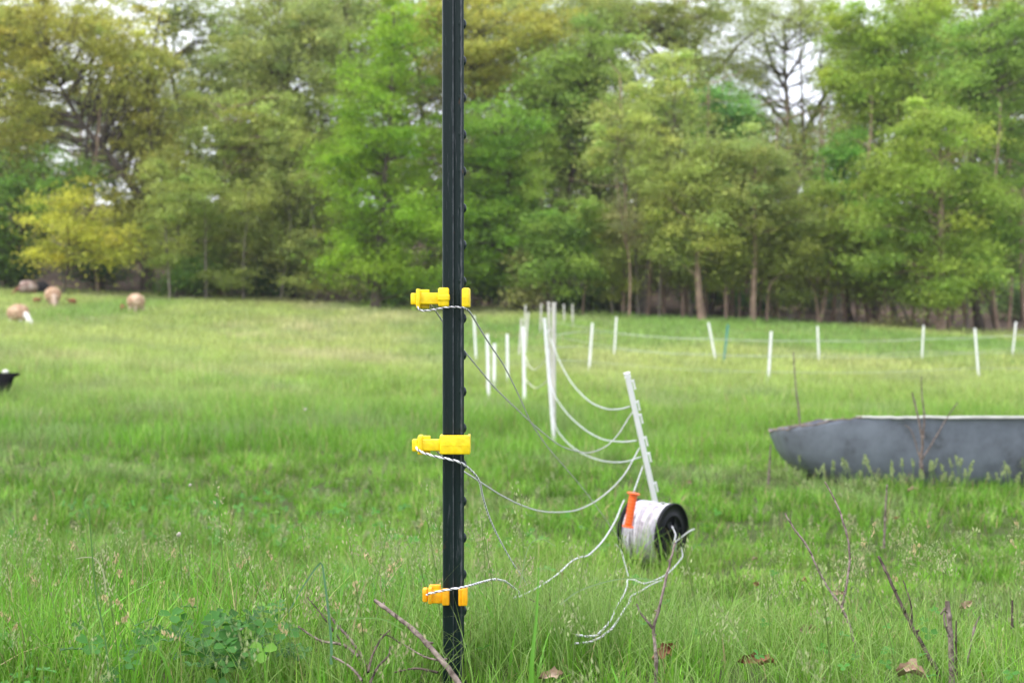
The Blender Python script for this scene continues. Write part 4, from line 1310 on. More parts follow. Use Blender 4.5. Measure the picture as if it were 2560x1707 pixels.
# corner group
CD = solveD(1380, 1092, 0.06)
step_post((1371, 754), (1381, 1088), CD + 0.5, 0.022, M_whited, 'corner_post', 'pale post rising behind the thick one at the fence corner', clips=(0.95, 0.8, 0.6, 0.45, 0.3), clip_side=-1)
step_post((1385, 756), (1384, 1090), CD + 0.1, 0.036, M_whited, 'corner_post', 'thick pale post, tallest at the fence corner')
step_post((1361, 795), (1384, 1090), CD - 0.4, 0.026, M_white, 'corner_post', 'bright white post leaning left in front of the pale corner posts', clips=(0.9, 0.75, 0.6, 0.45, 0.3))


M_dull = simple('dull_fence_wire', (0.46, 0.50, 0.42), 0.7, 0.2, 4, spec=0.2)


def rope_line(pts, r, label, mat=None, group=None):
    a = Acc()
    q = catmull(pts, 50)
    v, f = tube_np(q, r, 6); a.add(v, f)
    o = a.build('fence_wire', mat or M_rope)
    tag(o, label, 'wire', group)


def span(a, b, labs, r=0.004):
    pass


cd = CD - 0.4
rope_line(WP([(1376, 846, cd), (1400, 905, cd - 1.2), (1430, 958, cd - 2.4), (1470, 1000, cd - 3.9), (1510, 1020, cd - 5), (1545, 1023, 5.7), (1576, 1016, 5.33)]), 0.0030, 'highest white wire sagging from the corner posts to the leaning post')
rope_line(WP([(1372, 940, cd), (1385, 985, cd - 0.9), (1415, 1030, cd - 2.0), (1455, 1068, cd - 3.3), (1500, 1095, cd - 4.6), (1550, 1104, 5.8), (1592, 1101, 5.33)]), 0.0030, 'middle white wire sagging from the corner posts to the leaning post')
rope_line(WP([(1376, 1035, cd), (1392, 1072, cd - 1.0), (1415, 1103, cd - 2.0), (1450, 1130, cd - 3.3), (1500, 1150, cd - 4.6), (1555, 1155, 5.8), (1603, 1142, 5.33)]), 0.0029, 'lowest white wire sagging from the corner posts to the leaning post')
pd7 = postD[7]
rope_line(WP([(1312, 885, pd7), (1320, 910, pd7 - 0.5), (1333, 923, pd7 - 1.2), (1348, 918, pd7 - 2.2), (1362, 900, cd + 0.3)]), 0.0045, 'upper sagging wire left of the corner posts', M_whited)
rope_line(WP([(1312, 945, pd7), (1322, 958, pd7 - 0.5), (1337, 969, pd7 - 1.2), (1350, 966, pd7 - 2.2), (1370, 950, cd + 0.3)]), 0.0045, 'lower sagging wire left of the corner posts', M_whited)


def across(idx, rows, r, what, extra_first=None, extra_last=None):
    for ri, fr in enumerate(rows):
        pts = []
        if extra_first: pts.append(P(extra_first[0], extra_first[1][ri], extra_first[2]))
        prev = None
        for i in idx:
            t_, b_, _ = far[i]
            D = postD[i]
            p = P(b_[0] + (t_[0] - b_[0]) * fr, b_[1] + (t_[1] - b_[1]) * fr, D - 0.02)
            if prev is not None:
                m_ = (prev + p) / 2; m_.z -= 0.05
                pts.append(m_)
            pts.append(p); prev = p
        if extra_last: pts.append(P(extra_last[0], extra_last[1][ri], extra_last[2]))
        rope_line(pts, r, what[ri], M_dull)


across([11, 15, 18], [0.80, 0.45, 0.12], 0.0045, ['upper wire of the nearer far fence, strung between its white posts', 'middle wire of the nearer far fence, strung between its white posts', 'lower wire of the nearer far fence, close above the grass'],
       extra_first=(1385, [838, 868, 900], CD + 2), extra_last=(2700, [835, 880, 925], postD[18]))
across([12, 13, 16, 17, 19], [0.55, 0.12], 0.005, ['upper wire of the farther fence below the tree line', 'lower wire of the farther fence below the tree line'],
       extra_first=(1353, [800, 835], postD[12]), extra_last=(2700, [840, 880], postD[19]))


# ------------------------------------------------------------------ spool
def spool():
    D = 5.05
    k = F / D
    Cc = P(1633, 1331, D)
    Rf = 0.112; Lh = 0.070; Rw = 0.103
    yaw = R(-36)          # axis direction: right and towards camera
    ax = Vector((math.cos(yaw), math.sin(yaw), -0.03)).normalized()
    up = Vector((0.0, 0, 1)); up = (up - ax * up.dot(ax)).normalized()
    sd = up.cross(ax)
    B = Matrix.Translation(Cc) @ Matrix((ax, sd, up)).transposed().to_4x4()
    g = float(ground(Cc.x, D))
    root = empty('wire_spool', (Cc.x, D, g), 'black plastic spool wound with white electric fence wire lying in grass', 'spool')

    def lathe(name, prof, mat, seg=56):
        V = []; Fq = []
        n = len(prof)
        for i in range(seg):
            a = 2 * math.pi * i / seg
            for (x, r) in prof:
                V.append(B @ Vector((x, r * math.cos(a), r * math.sin(a))))
        for i in range(seg):
            for j in range(n - 1):
                Fq.append([i * n + j, i * n + j + 1, ((i + 1) % seg) * n + j + 1, ((i + 1) % seg) * n + j])
        o = link(name, np_mesh(name, np.array([list(v) for v in V]), np.array(Fq)), mat, root)
        return o
    for s in (1, -1):
        prof = [(s * Lh, 0.03), (s * Lh, Rf - 0.003), (s * (Lh - 0.002), Rf), (s * (Lh + 0.006), Rf + 0.002), (s * (Lh + 0.012), Rf + 0.001), (s * (Lh + 0.012), Rf - 0.004), (s * (Lh + 0.005), Rf - 0.007), (s * (Lh + 0.005), 0.075),
                (s * (Lh + 0.009), 0.072), (s * (Lh + 0.009), 0.066), (s * (Lh + 0.003), 0.064), (s * (Lh + 0.003), 0.034), (s * (Lh + 0.013), 0.032), (s * (Lh + 0.013), 0.026), (s * (Lh - 0.02), 0.024)]
        fl = lathe('flange', prof, M_black)
        # ribs
        for q in range(6):
            bm = bmesh.new()
            a = q * math.pi / 3 + 0.3
            rm = B @ Matrix.Rotation(a, 4, 'X')
            x0, x1 = sorted((s * (Lh + 0.0035), s * (Lh + 0.010)))
            rbox(bm, (x0, 0.034, -0.002), (x1, 0.064, 0.002), 0.0005, 1, rm)
            rb = bm_obj('rib', bm, M_black, None)
            rb.parent = fl
            rb.matrix_parent_inverse = (Matrix.Translation(Vector(root.location)) @ fl.matrix_parent_inverse).inverted()
    # winding: helical layers of wire as one lumpy drum
    seg = 220; n = 46
    V = np.zeros((n, seg, 3)); Bm = np.array(B)
    xs = np.linspace(-Lh + 0.001, Lh - 0.001, n)
    a = np.arange(seg) * 2 * math.pi / seg
    rgen = np.random.default_rng(3)
    for i, x in enumerate(xs):
        base = Rw + 0.004 * math.sin(i * 0.35) + rgen.normal() * 0.0008
        rr = base + (0.0016 if i % 2 else -0.0012) + 0.0015 * np.sin(a * 3 + i * 0.5) + 0.0006 * rgen.normal(size=seg)
        pts = np.stack([np.full(seg, x), rr * np.cos(a), rr * np.sin(a), np.ones(seg)], 1) @ Bm.T
        V[i] = pts[:, :3]
    i = np.arange(n - 1)[:, None] * seg; j = np.arange(seg)[None, :]; jn = (j + 1) % seg
    Fq = np.stack([i + j, i + jn, i + seg + jn, i + seg + j], -1).reshape(-1, 4)
    M_wind = simple('wound_wire', (0.46, 0.42, 0.49), 0.7, 0.2, 60, 0.3, c2=(0.66, 0.62, 0.70), spec=0.2)
    wd = link('winding', np_mesh('winding', V.reshape(-1, 3), Fq), M_wind, root)
    # loose crossing turns
    acc = Acc()
    for q in range(26):
        x0 = rgen.uniform(-Lh + 0.006, Lh - 0.006); x1 = np.clip(x0 + rgen.normal() * 0.03, -Lh + 0.004, Lh - 0.004)
        a0 = rgen.uniform(0, 6.28); aa = np.linspace(a0, a0 + rgen.uniform(2, 5.5), 40)
        rr = Rw + 0.0065
        pts = np.stack([np.linspace(x0, x1, 40), rr * np.cos(aa), rr * np.sin(aa), np.ones(40)], 1) @ Bm.T
        v, f = tube_np(pts[:, :3], 0.0013, 5); acc.add(v, f)
    lw = acc.build('loose_turn', M_pw, root)
    # grey core seen in the open hub
    bm = bmesh.new()
    rbox(bm, (Lh + 0.0135, -0.018, -0.07), (Lh + 0.020, 0.012, -0.022), 0.003, 2, B)
    bm_obj('hub_plate', bm, simple('grey_plastic', (0.30, 0.32, 0.34), 0.5), root)


spool()


def handle():
    D = 4.90
    top = P(1584, 1233, D); bot = P(1570, 1316, D)
    ax = (top - bot); L = ax.length; axn = ax.normalized()
    root = empty('gate_handle', bot, 'orange plastic gate handle hanging by a wire in front of the spool', 'gate handle')
    fy = Vector((0, 1, 0)); sx = fy.cross(axn).normalized(); fy = axn.cross(sx)
    B = Matrix.Translation(bot) @ Matrix((sx, fy, axn)).transposed().to_4x4()

    def lathe(name, prof, mat, seg=24):
        V = []; Fq = []; n = len(prof)
        for i in range(seg):
            a = 2 * math.pi * i / seg
            for (z, r) in prof: V.append(list(B @ Vector((r * math.cos(a), r * math.sin(a), z))))
        for i in range(seg):
            for j in range(n - 1): Fq.append([i * n + j, i * n + j + 1, ((i + 1) % seg) * n + j + 1, ((i + 1) % seg) * n + j])
        return link(name, np_mesh(name, np.array(V), np.array(Fq)), mat, root)
    gr = [(0.003, 0.0115)]
    for i in range(9):
        z = 0.008 + i * (L - 0.016) / 8.5
        gr += [(z, 0.0135), (z + 0.003, 0.0145), (z + 0.006, 0.0145), (z + 0.008, 0.0135)]
    gr += [(L - 0.004, 0.0125)]
    lathe('grip', gr, M_orange)
    lathe('flange', [(-0.0015, 0.004), (-0.002, 0.020), (0.000, 0.0215), (0.003, 0.0195), (0.0055, 0.014)], M_orange)
    lathe('flange', [(L - 0.006, 0.014), (L - 0.003, 0.021), (L + 0.000, 0.0235), (L + 0.002, 0.0215), (L + 0.002, 0.003)], M_orange)
    a = Acc()
    q = catmull([B @ Vector((0, 0, L - 0.01)), B @ Vector((0, 0, L + 0.006)), B @ Vector((0.003, 0, L + 0.012))], 8)
    v, f = tube_np(q, 0.0022, 6); a.add(v, f); a.build('hook', M_pg, root)


handle()


# ------------------------------------------------------------------ grey tub
def tub():
    D = 8.6
    k = F / D
    zr = P(2300, 1040, D).z
    x0 = P(1962, 1075, D).x
    g = float(ground(P(2200, 1200, D).x, D))
    Lt = 2.75; Wd = 0.95
    cx = x0 + Lt / 2; cy = D + Wd / 2 - 0.1
    root = empty('stock_tub', (cx, cy, g), 'large grey metal tub with a torn rusty rim lying in the long grass', 'tub')
    nseg = 160; V = []; prof = []
    Hh = zr - (g - 0.06)
    # profile t from bottom centre to rim
    ts = [0.0, 0.4, 0.60, 0.70, 0.78, 0.845, 0.90, 0.945, 0.975, 0.992, 1.0, 1.003, 1.005]
    hs = [0.0, 0.0, 0.015, 0.05, 0.11, 0.20, 0.32, 0.48, 0.66, 0.83, 0.90, 0.96, 1.0]
    nr = np.random.default_rng(12)
    rimn = np.cumsum(nr.normal(size=nseg)) * 0.0; rimn = nr.normal(size=nseg) * 0.003
    outer = []; 
    for j, (t, h) in enumerate(zip(ts, hs)):
        for i in range(nseg):
            a = 2 * math.pi * i / nseg
            ca, sa = math.cos(a), math.sin(a)
            e = 0.56
            x = cx + Lt / 2 * t * math.copysign(abs(ca) ** e, ca)
            y = cy + Wd / 2 * t * math.copysign(abs(sa) ** e, sa)
            # left end: rim bent down and out
            q = max(0.0, (-(x - cx) / (Lt / 2) - 0.72) / 0.28)
            nearw = 1.0
            drop = 0.072 * q ** 0.9 * nearw
            z = g - 0.06 + h * (Hh - drop) + (rimn[i] * (1 if q > 0 else 0.3) if h == 1.0 else 0) + (0.004 * math.sin(i * 0.7) if h == 1.0 and q > 0 else 0)
            z -= 0.085 * h * ((y - (cy - Wd / 2)) / Wd) * t
            outer.append((x, y, z))
    n = len(ts)
    V = list(outer)
    inner = []
    for j in range(n - 1, -1, -1):
        for i in range(nseg):
            x, y, z = outer[j * nseg + i]
            dx, dy = x - cx, y - cy
            L_ = math.hypot(dx, dy) + 1e-6
            th = 0.006
            inner.append((x - dx / L_ * min(th, L_ * .5), y - dy / L_ * min(th, L_ * .5), z + (0.006 if j < n - 1 else 0)))
    V += inner
    Fq = []
    for j in range(2 * n - 1):
        for i in range(nseg):
            Fq.append([j * nseg + i, j * nseg + (i + 1) % nseg, (j + 1) * nseg + (i + 1) % nseg, (j + 1) * nseg + i])
    m, t, b = mat_new('galvanised_grey')
    tcn = t.nodes.new('ShaderNodeTexCoord')
    n1 = t.nodes.new('ShaderNodeTexNoise'); n1.inputs['Scale'].default_value = 5; n1.inputs['Detail'].default_value = 10; n1.inputs['Roughness'].default_value = 0.68
    t.links.new(tcn.outputs['Object'], n1.inputs['Vector'])
    r = t.nodes.new('ShaderNodeValToRGB'); e = r.color_ramp.elements
    e[0].position = 0.3; e[0].color = (0.07, 0.075, 0.08, 1); e[1].position = 0.62; e[1].color = (0.23, 0.255, 0.31, 1); x_ = e.new(0.43); x_.color = (0.165, 0.18, 0.22, 1)
    t.links.new(n1.outputs['Fac'], r.inputs[0]); t.links.new(r.outputs[0], b.inputs['Base Color'])
    b.inputs['Roughness'].default_value = 0.5; b.inputs['Metallic'].default_value = 0.25
    body = link('wall', np_mesh('wall', np.array(V), np.array(Fq)), m, root)
    # rolled pale lip along the whole part right of the bend
    a = Acc()
    pts = []
    for i in range(nseg + 1):
        x, y, z = outer[(n - 1) * nseg + i % nseg]
        pts.append((x, y, z, -(x - cx) / (Lt / 2)))
    # order so that the lip starts at the left-front and goes round by the right
    idx = [i for i in range(nseg) if pts[i][3] < 0.70]
    st = max(range(len(idx)), key=lambda q: (idx[(q)] - idx[q - 1]) % nseg)
    order = idx[st:] + idx[:st]
    lip = []
    for q, i in enumerate(order):
        x, y, z, _ = pts[i]
        dx, dy = x - cx, y - cy
        L_ = math.hypot(dx / Lt, dy / Wd)
        nx, ny = dx / Lt ** 2, dy / Wd ** 2
        nl = math.hypot(nx, ny); nx /= nl; ny /= nl
        grow = min(1, min(q, len(order) - 1 - q) / 12)
        lip.append((x + nx * 0.030 * grow, y + ny * 0.030 * grow, z + 0.003, x - nx * 0.006, y - ny * 0.006, grow))
    V = []; Fq = []
    for (ox, oy, oz, ix, iy, gq) in lip:
        ww = nr.normal() * 0.0012
        V += [(ix, iy, oz + 0.004 + ww), (ox, oy, oz + 0.002 + ww), (ox, oy, oz - 0.012 + ww), (ix + (ox - ix) * 0.3, iy + (oy - iy) * 0.3, oz - 0.005 + ww)]
    for q in range(len(lip) - 1):
        for s in range(4):
            Fq.append([q * 4 + s, q * 4 + (s + 1) % 4, (q + 1) * 4 + (s + 1) % 4, (q + 1) * 4 + s])
    M_lip = simple('pale_lip', (0.50, 0.49, 0.46), 0.5, 0.1, 12, c2=(0.62, 0.60, 0.57), metal=0.1)
    link('lip', np_mesh('lip', np.array(V), np.array(Fq)), M_lip, root, smooth=False)
    # rusty torn edge on the bent end
    ids = [i for i in range(nseg) if pts[i][3] >= 0.66]
    st = max(range(len(ids)), key=lambda q: (ids[q] - ids[q - 1]) % nseg)
    order = ids[st:] + ids[:st]
    path = np.array([pts[i][:3] for i in order])
    v, f = tube_np(path, 0.0035 + np.abs(nr.normal(size=len(path))) * 0.002, 6)
    a.add(v, f)
    a.build('torn_edge', simple('rust', (0.16, 0.14, 0.13), 0.9, 0.3, 30, 0.4, c2=(0.34, 0.25, 0.18)), root)


tub()


# ------------------------------------------------------------------ twigs, dead stalks, fallen leaves
def twig(name, paths, label, mat=M_twig, cat='twig', nodes=True):
    """paths: list of (list of (px,py,D), r0_px, r1_px)"""
    p0 = P(*paths[0][0][0])
    root = None
    a = Acc()
    for pl, r0, r1 in paths:
        Dm = pl[0][2]
        q = catmull(WP(pl), 26)
        L = np.linalg.norm(q[-1] - q[0])
        q[1:-1] += rng.normal(size=(len(q) - 2, 3)) * L * 0.0016
        rr = np.linspace(r0, r1, len(q)) * Dm / F
        if nodes:
            rr = rr * (1 + 0.18 * (rng.random(len(q)) < 0.2))
        v, f = tube_np(q, rr, 7)
        a.add(v, f)
        if nodes:       # buds
            for i in range(3, len(q) - 1, 4):
                s = q[i]; dd = rng.normal(size=3); dd /= np.linalg.norm(dd)
                v, f = tube_np(np.array([s, s + dd * rr[i] * 2.2]), [rr[i] * 0.8, rr[i] * 0.3], 5)
                a.add(v, f)
    o = a.build(name, mat)
    return tag(o, label, cat)


twig('dead_stalk', [([(1160, 1725, 1.98), (1105, 1650, 2.02), (1040, 1580, 2.06), (985, 1535, 2.10), (937, 1500, 2.13)], 8.0, 5.0),
                    ([(1105, 1652, 2.02), (1060, 1640, 2.06), (1010, 1610, 2.1)], 3, 1.5)],
     'thick grey dead stalk slanting across the foot of the metal post', cat='stalk')
twig('forked_twig', [([(1638, 1775, 2.02), (1640, 1640, 2.03), (1634, 1570, 2.05), (1650, 1510, 2.06), (1668, 1430, 2.08), (1688, 1356, 2.1)], 5.2, 2.8),
                     ([(1634, 1572, 2.05), (1612, 1545, 2.05), (1600, 1530, 2.05), (1592, 1508, 2.05)], 3.2, 1.8)],
     'upright forked brown twig standing below the spool')
twig('forked_twig', [([(2155, 1690, 2.36), (2128, 1575, 2.38), (2104, 1518, 2.40), (2060, 1450, 2.42), (2020, 1370, 2.45), (1985, 1320, 2.47), (1962, 1282, 2.48)], 4.2, 2.0),
                     ([(2104, 1518, 2.40), (2118, 1450, 2.42), (2124, 1380, 2.44), (2110, 1310, 2.46), (2085, 1245, 2.48), (2062, 1204, 2.5)], 3.4, 1.8)],
     'large Y shaped twig with two long arms in the right foreground')
twig('dead_stalk', [([(2375, 1730, 2.1), (2310, 1620, 2.12), (2262, 1530, 2.14), (2225, 1450, 2.16), (2196, 1390, 2.18)], 5.8, 3.6),
                    ([(2280, 1565, 2.13), (2277, 1510, 2.13), (2258, 1450, 2.14)], 2.4, 1.4)],
     'long grey stalk slanting up to the left at the lower right', mat=M_twigd, cat='stalk')
twig('broken_stem', [([(2380, 1740, 2.05), (2378, 1640, 2.06), (2374, 1560, 2.07), (2368, 1502, 2.08)], 8.5, 6.0), ([(2370, 1510, 2.08), (2352, 1535, 2.07)], 3, 2), ([(2375, 1590, 2.06), (2362, 1560, 2.05), (2360, 1530, 2.05)], 3, 2)],
     'broken upright woody stem with a frayed top at the lower right', cat='stalk')
twig('dead_stalk', [([(2392, 1730, 2.12), (2391, 1640, 2.12), (2390, 1550, 2.12)], 3.4, 2.4)], 'straight thin stalk standing right beside the broken stem', mat=M_twigd, cat='stalk')
twig('dead_stalk', [([(2405, 1700, 2.2), (2425, 1620, 2.2), (2435, 1565, 2.22)], 3.2, 1.8), ([(2425, 1620, 2.2), (2440, 1560, 2.2), (2450, 1540, 2.2)], 2.4, 1.4)], 'forked leaning stalk furthest right among the broken stems', cat='stalk')
twig('dead_stalk', [([(2530, 1570, 2.4), (2531, 1500, 2.4)], 3.2, 2.6)], 'short dark stub near the right edge', mat=M_twigd, cat='stalk')
twig('thin_twig', [([(905, 1640, 2.15), (870, 1590, 2.17), (840, 1560, 2.18), (812, 1515, 2.2)], 4.5, 2.2), ([(905, 1640, 2.15), (915, 1665, 2.1)], 5, 4)], 'bent brown twig in the grass left of the metal post')
twig('thin_twig', [([(865, 1620, 2.2), (840, 1585, 2.2), (800, 1530, 2.2), (768, 1492, 2.22)], 3, 1.4)], 'long thin brown twig left of the bent one', mat=M_twigd)
twig('thin_twig', [([(920, 1680, 2.0), (930, 1640, 2.02), (950, 1600, 2.03), (974, 1574, 2.04)], 3.6, 2)], 'dark curved twig pointing up right, left of the grey stalk', mat=M_twigd)
twig('thin_twig', [([(925, 1707, 1.95), (945, 1665, 1.97), (970, 1640, 1.98), (976, 1615, 1.99)], 3.6, 1.8)], 'second dark twig just below the curved one', mat=M_twigd)
twig('thin_twig', [([(1000, 1607, 2.1), (975, 1590, 2.1), (950, 1585, 2.1)], 2.4, 1.4)], 'short dark twig arching beside the grey stalk', mat=M_twigd)
twig('thin_twig', [([(895, 1640, 2.1), (860, 1612, 2.12), (800, 1600, 2.14), (745, 1565, 2.16)], 4.2, 2.4)], 'greyish twig lying low left of the metal post')
twig('thin_twig', [([(905, 1700, 1.95), (880, 1670, 1.98), (850, 1650, 2.0), (830, 1640, 2.0)], 3.5, 2.4)], 'grey twig at the lower edge left of the metal post')
twig('thin_twig', [([(1095, 1680, 2.0), (1040, 1670, 2.03), (985, 1680, 2.05)], 3.4, 2)], 'dark twig lying flat at the foot of the metal post', mat=M_twigd)
twig('thin_twig', [([(1395, 1545, 2.5), (1360, 1520, 2.5), (1340, 1505, 2.52), (1310, 1490, 2.54)], 2.6, 1.6), ([(1365, 1522, 2.5), (1375, 1505, 2.5), (1373, 1480, 2.5)], 2.0, 1.2), ([(1372, 1512, 2.5), (1350, 1525, 2.5)], 2, 1)], 'small branching twig in the pale grass right of the metal post', mat=M_twigd)
twig('dry_weed', [([(2306, 1190, 7.6), (2302, 1150, 7.6), (2306, 1100, 7.6), (2292, 1030, 7.6), (2280, 980, 7.6)], 4.5, 1.6), ([(2305, 1110, 7.6), (2311, 1050, 7.6), (2305, 985, 7.6), (2303, 940, 7.6)], 2.6, 1.2),
                  ([(2304, 1150, 7.6), (2335, 1100, 7.6), (2370, 1040, 7.6), (2395, 1005, 7.6)], 2.2, 1.0), ([(2304, 1160, 7.6), (2280, 1080, 7.6), (2262, 1062, 7.6)], 2.0, 1.0)], 'dry branching weed standing against the grey tub', cat='weed')
twig('dry_weed', [([(2000, 1065, 10.5), (1996, 1020, 10.5), (1990, 975, 10.5), (1983, 880, 10.5)], 2.6, 1.4)], 'single thin dry stem rising above the left end of the tub', cat='weed')
twig('dry_weed', [([(2210, 1370, 4.6), (2214, 1270, 4.6), (2218, 1210, 4.6)], 3.2, 1.8)], 'thin reddish stem in the grass below the tub', cat='weed')
twig('dry_weed', [([(1921, 1210, 8.0), (1925, 1140, 8.0), (1927, 1110, 8.0)], 3.0, 1.6)], 'short dry stem left of the tub', cat='weed')
twig('dry_weed', [([(2080, 1590, 2.9), (2068, 1565, 2.9), (2058, 1530, 2.9)], 2.6, 1.4)], 'tiny dark stem left of the Y shaped twig foot', mat=M_twigd, cat='weed')


def ribbon(name, pts, w0, w1, label, col, cat):
    q = catmull(WP(pts), 24)
    tan, U, V = frames(q)
    n = len(q)
    ww = np.linspace(w0, w1, n)[:, None]
    side = np.cross(tan, [0, -1, 0]); side /= np.linalg.norm(side, axis=1)[:, None] + 1e-9
    nrm = np.cross(side, tan)
    P0 = q - side * ww + nrm * ww * 0.4; P1 = q; P2 = q + side * ww + nrm * ww * 0.4
    v = np.stack([P0, P1, P2], 1).reshape(-1, 3)
    f = []
    for i in range(n - 1):
        for s in (0, 1): f.append([i * 3 + s, i * 3 + s + 1, i * 3 + s + 4, i * 3 + s + 3])
    o = link(name, np_mesh(name, v, np.array(f), np.tile(col, (len(v), 1))), M_grass)
    tag(o, label, cat)


ribbon('bent_blade', [(828, 1660, 2.0), (828, 1600, 2.01), (818, 1500, 2.02), (806, 1412, 2.03), (802, 1406, 2.03), (790, 1418, 2.03), (755, 1470, 2.02), (720, 1532, 2.01)], 0.0022, 0.0008, 'blue green grass blade folded over in a sharp peak left of the post', (0.10, 0.22, 0.10), 'grass blade')
ribbon('arched_blade', [(838, 1600, 1.9), (840, 1560, 1.9), (846, 1548, 1.9), (900, 1544, 1.9), (960, 1548, 1.9), (1010, 1575, 1.9)], 0.0016, 0.0008, 'thin grass blade bent level left of the grey stalk', (0.2, 0.36, 0.09), 'grass blade')
ribbon('arched_blade', [(1400, 1510, 2.0), (1450, 1475, 2.0), (1530, 1450, 2.0), (1590, 1445, 2.0), (1640, 1450, 2.0)], 0.0013, 0.0006, 'long thin grass blade arching over the rope in the foreground', (0.26, 0.38, 0.16), 'grass blade')
ribbon('arched_blade', [(1300, 1460, 2.1), (1320, 1370, 2.1), (1350, 1346, 2.1), (1390, 1365, 2.1)], 0.0008, 0.0005, 'fine hooked grass blade right of the metal post', (0.26, 0.38, 0.16), 'grass blade')
ribbon('upright_blade', [(1327, 1740, 1.75), (1330, 1650, 1.75), (1341, 1540, 1.76), (1347, 1420, 1.77)], 0.0034, 0.0006, 'tall out of focus green blade right of the metal post', (0.14, 0.36, 0.04), 'grass blade')
ribbon('upright_blade', [(273, 1700, 1.9), (262, 1590, 1.92), (240, 1480, 1.94), (228, 1350, 1.96), (222, 1270, 1.97)], 0.0014, 0.0005, 'single dark upright grass stem at the far left foreground', (0.07, 0.17, 0.04), 'grass blade')
ribbon('arched_blade', [(265, 1480, 2.0), (258, 1430, 2.0), (240, 1397, 2.0), (215, 1392, 2.0), (190, 1396, 2.0)], 0.0014, 0.0006, 'pale grass blade bowed to the left in the far left foreground', (0.40, 0.42, 0.24), 'grass blade')


def dead_leaf(px, py, D, s, tilt, rz, mat, label):
    D = solveD(px, py, 0.04, 1.6, 9)
    p = P(px, py, D)
    N = 9; V = []; Fq = []
    for i in range(N):
        t = i / (N - 1)
        wv = math.sin(math.pi * min(1, t * 0.98 + 0.01)) ** 0.8 * (0.42 + 0.08 * math.sin(i * 2.7))
        for j in range(5):
            u = (j - 2) / 2
            V.append(Vector(((t - 0.5) * 2 * s, u * wv * s * (1 + 0.35 * math.sin(i * 1.9 + px)), s * (0.55 * u * u + 0.35 * math.sin(t * 4 + px) + 0.10 * math.sin(j * 3 + i * 2)))))
    for i in range(N - 1):
        for j in range(4): Fq.append([i * 5 + j, i * 5 + j + 1, i * 5 + j + 6, i * 5 + j + 5])
    mt = Matrix.Translation(p) @ Matrix.Rotation(rz, 4, 'Z') @ Matrix.Rotation(tilt, 4, 'X')
    o = link('fallen_leaf', np_mesh('fallen_leaf', np.array([list(mt @ v) for v in V]), np.array(Fq)), mat)
    tag(o, label, 'leaf', 'dead leaves lying in the grass')


M_dead2 = simple('pale_dead_leaf', (0.40, 0.26, 0.18), 0.8, 0.3, 50, 0.3, c2=(0.58, 0.44, 0.33), spec=0.15)
for (px, py, D, s, lab, mt) in [
    (1650, 1635, 2.42, 0.025, 'orange brown dead leaf right behind the forked twig below the spool', M_dead),
    (2005, 1450, 3.0, 0.022, 'dark brown curled leaf left of the large Y shaped twig', M_dead),
    (2020, 1572, 2.6, 0.024, 'pale brown curled leaf below the dark one near the Y shaped twig', M_dead2),
    (1878, 1650, 2.45, 0.024, 'reddish brown leaf midway between the forked twig and the Y shaped twig', M_dead),
    (1375, 1690, 2.2, 0.019, 'pinkish dead leaf at the bottom edge right of the metal post', M_dead2),
    (1885, 1400, 3.2, 0.020, 'pale dead leaf in the grass right of the spool', M_dead2),
    (1895, 1460, 3.0, 0.018, 'reddish leaf just below the pale one right of the spool', M_dead),
    (2280, 1690, 2.1, 0.028, 'wide pale brown leaf at the bottom edge by the broken stem', M_dead2),
    (2410, 1515, 2.6, 0.020, 'pale leaf right of the broken stem top', M_dead2),
    (2280, 1228, 7.0, 0.035, 'pale leaf in the grass in front of the tub', M_dead2),
    (2240, 1295, 5.5, 0.020, 'small orange leaf below the tub', M_dead),
    (2100, 1480, 2.9, 0.017, 'small pale leaf behind the fork of the Y shaped twig', M_dead2),
    (1720, 1205, 6.5, 0.030, 'pale brown leaf in the grass just right above the spool', M_dead2),
    (1535, 1500, 2.9, 0.013, 'small dark leaf beside the white rope', M_dead),
    (1915, 1660, 2.4, 0.018, 'small brown leaf right beside the reddish one at the bottom', M_dead),
]:
    dead_leaf(px, py, D, s * 0.88, rng.uniform(0.4, 1.5), rng.uniform(-1.6, 1.6), mt, lab)


# ------------------------------------------------------------------ sheep
def skin_mesh(name, nodes, edges, mat, parent, sub=2):
    me = bpy.data.meshes.new(name)
    me.from_pydata([n[0] for n in nodes], edges, [])
    o = bpy.data.objects.new(name, me)
    C.objects.link(o)
    me.materials.append(mat)
    sk = o.modifiers.new('skin', 'SKIN')
    sk.use_smooth_shade = True
    for i, n in enumerate(nodes):
        r = n[1]
        me.skin_vertices[0].data[i].radius = r if isinstance(r, tuple) else (r, r)
    me.skin_vertices[0].data[0].use_root = True
    s = o.modifiers.new('sub', 'SUBSURF'); s.levels = sub; s.render_levels = sub
    if parent: o.parent = parent
    return o


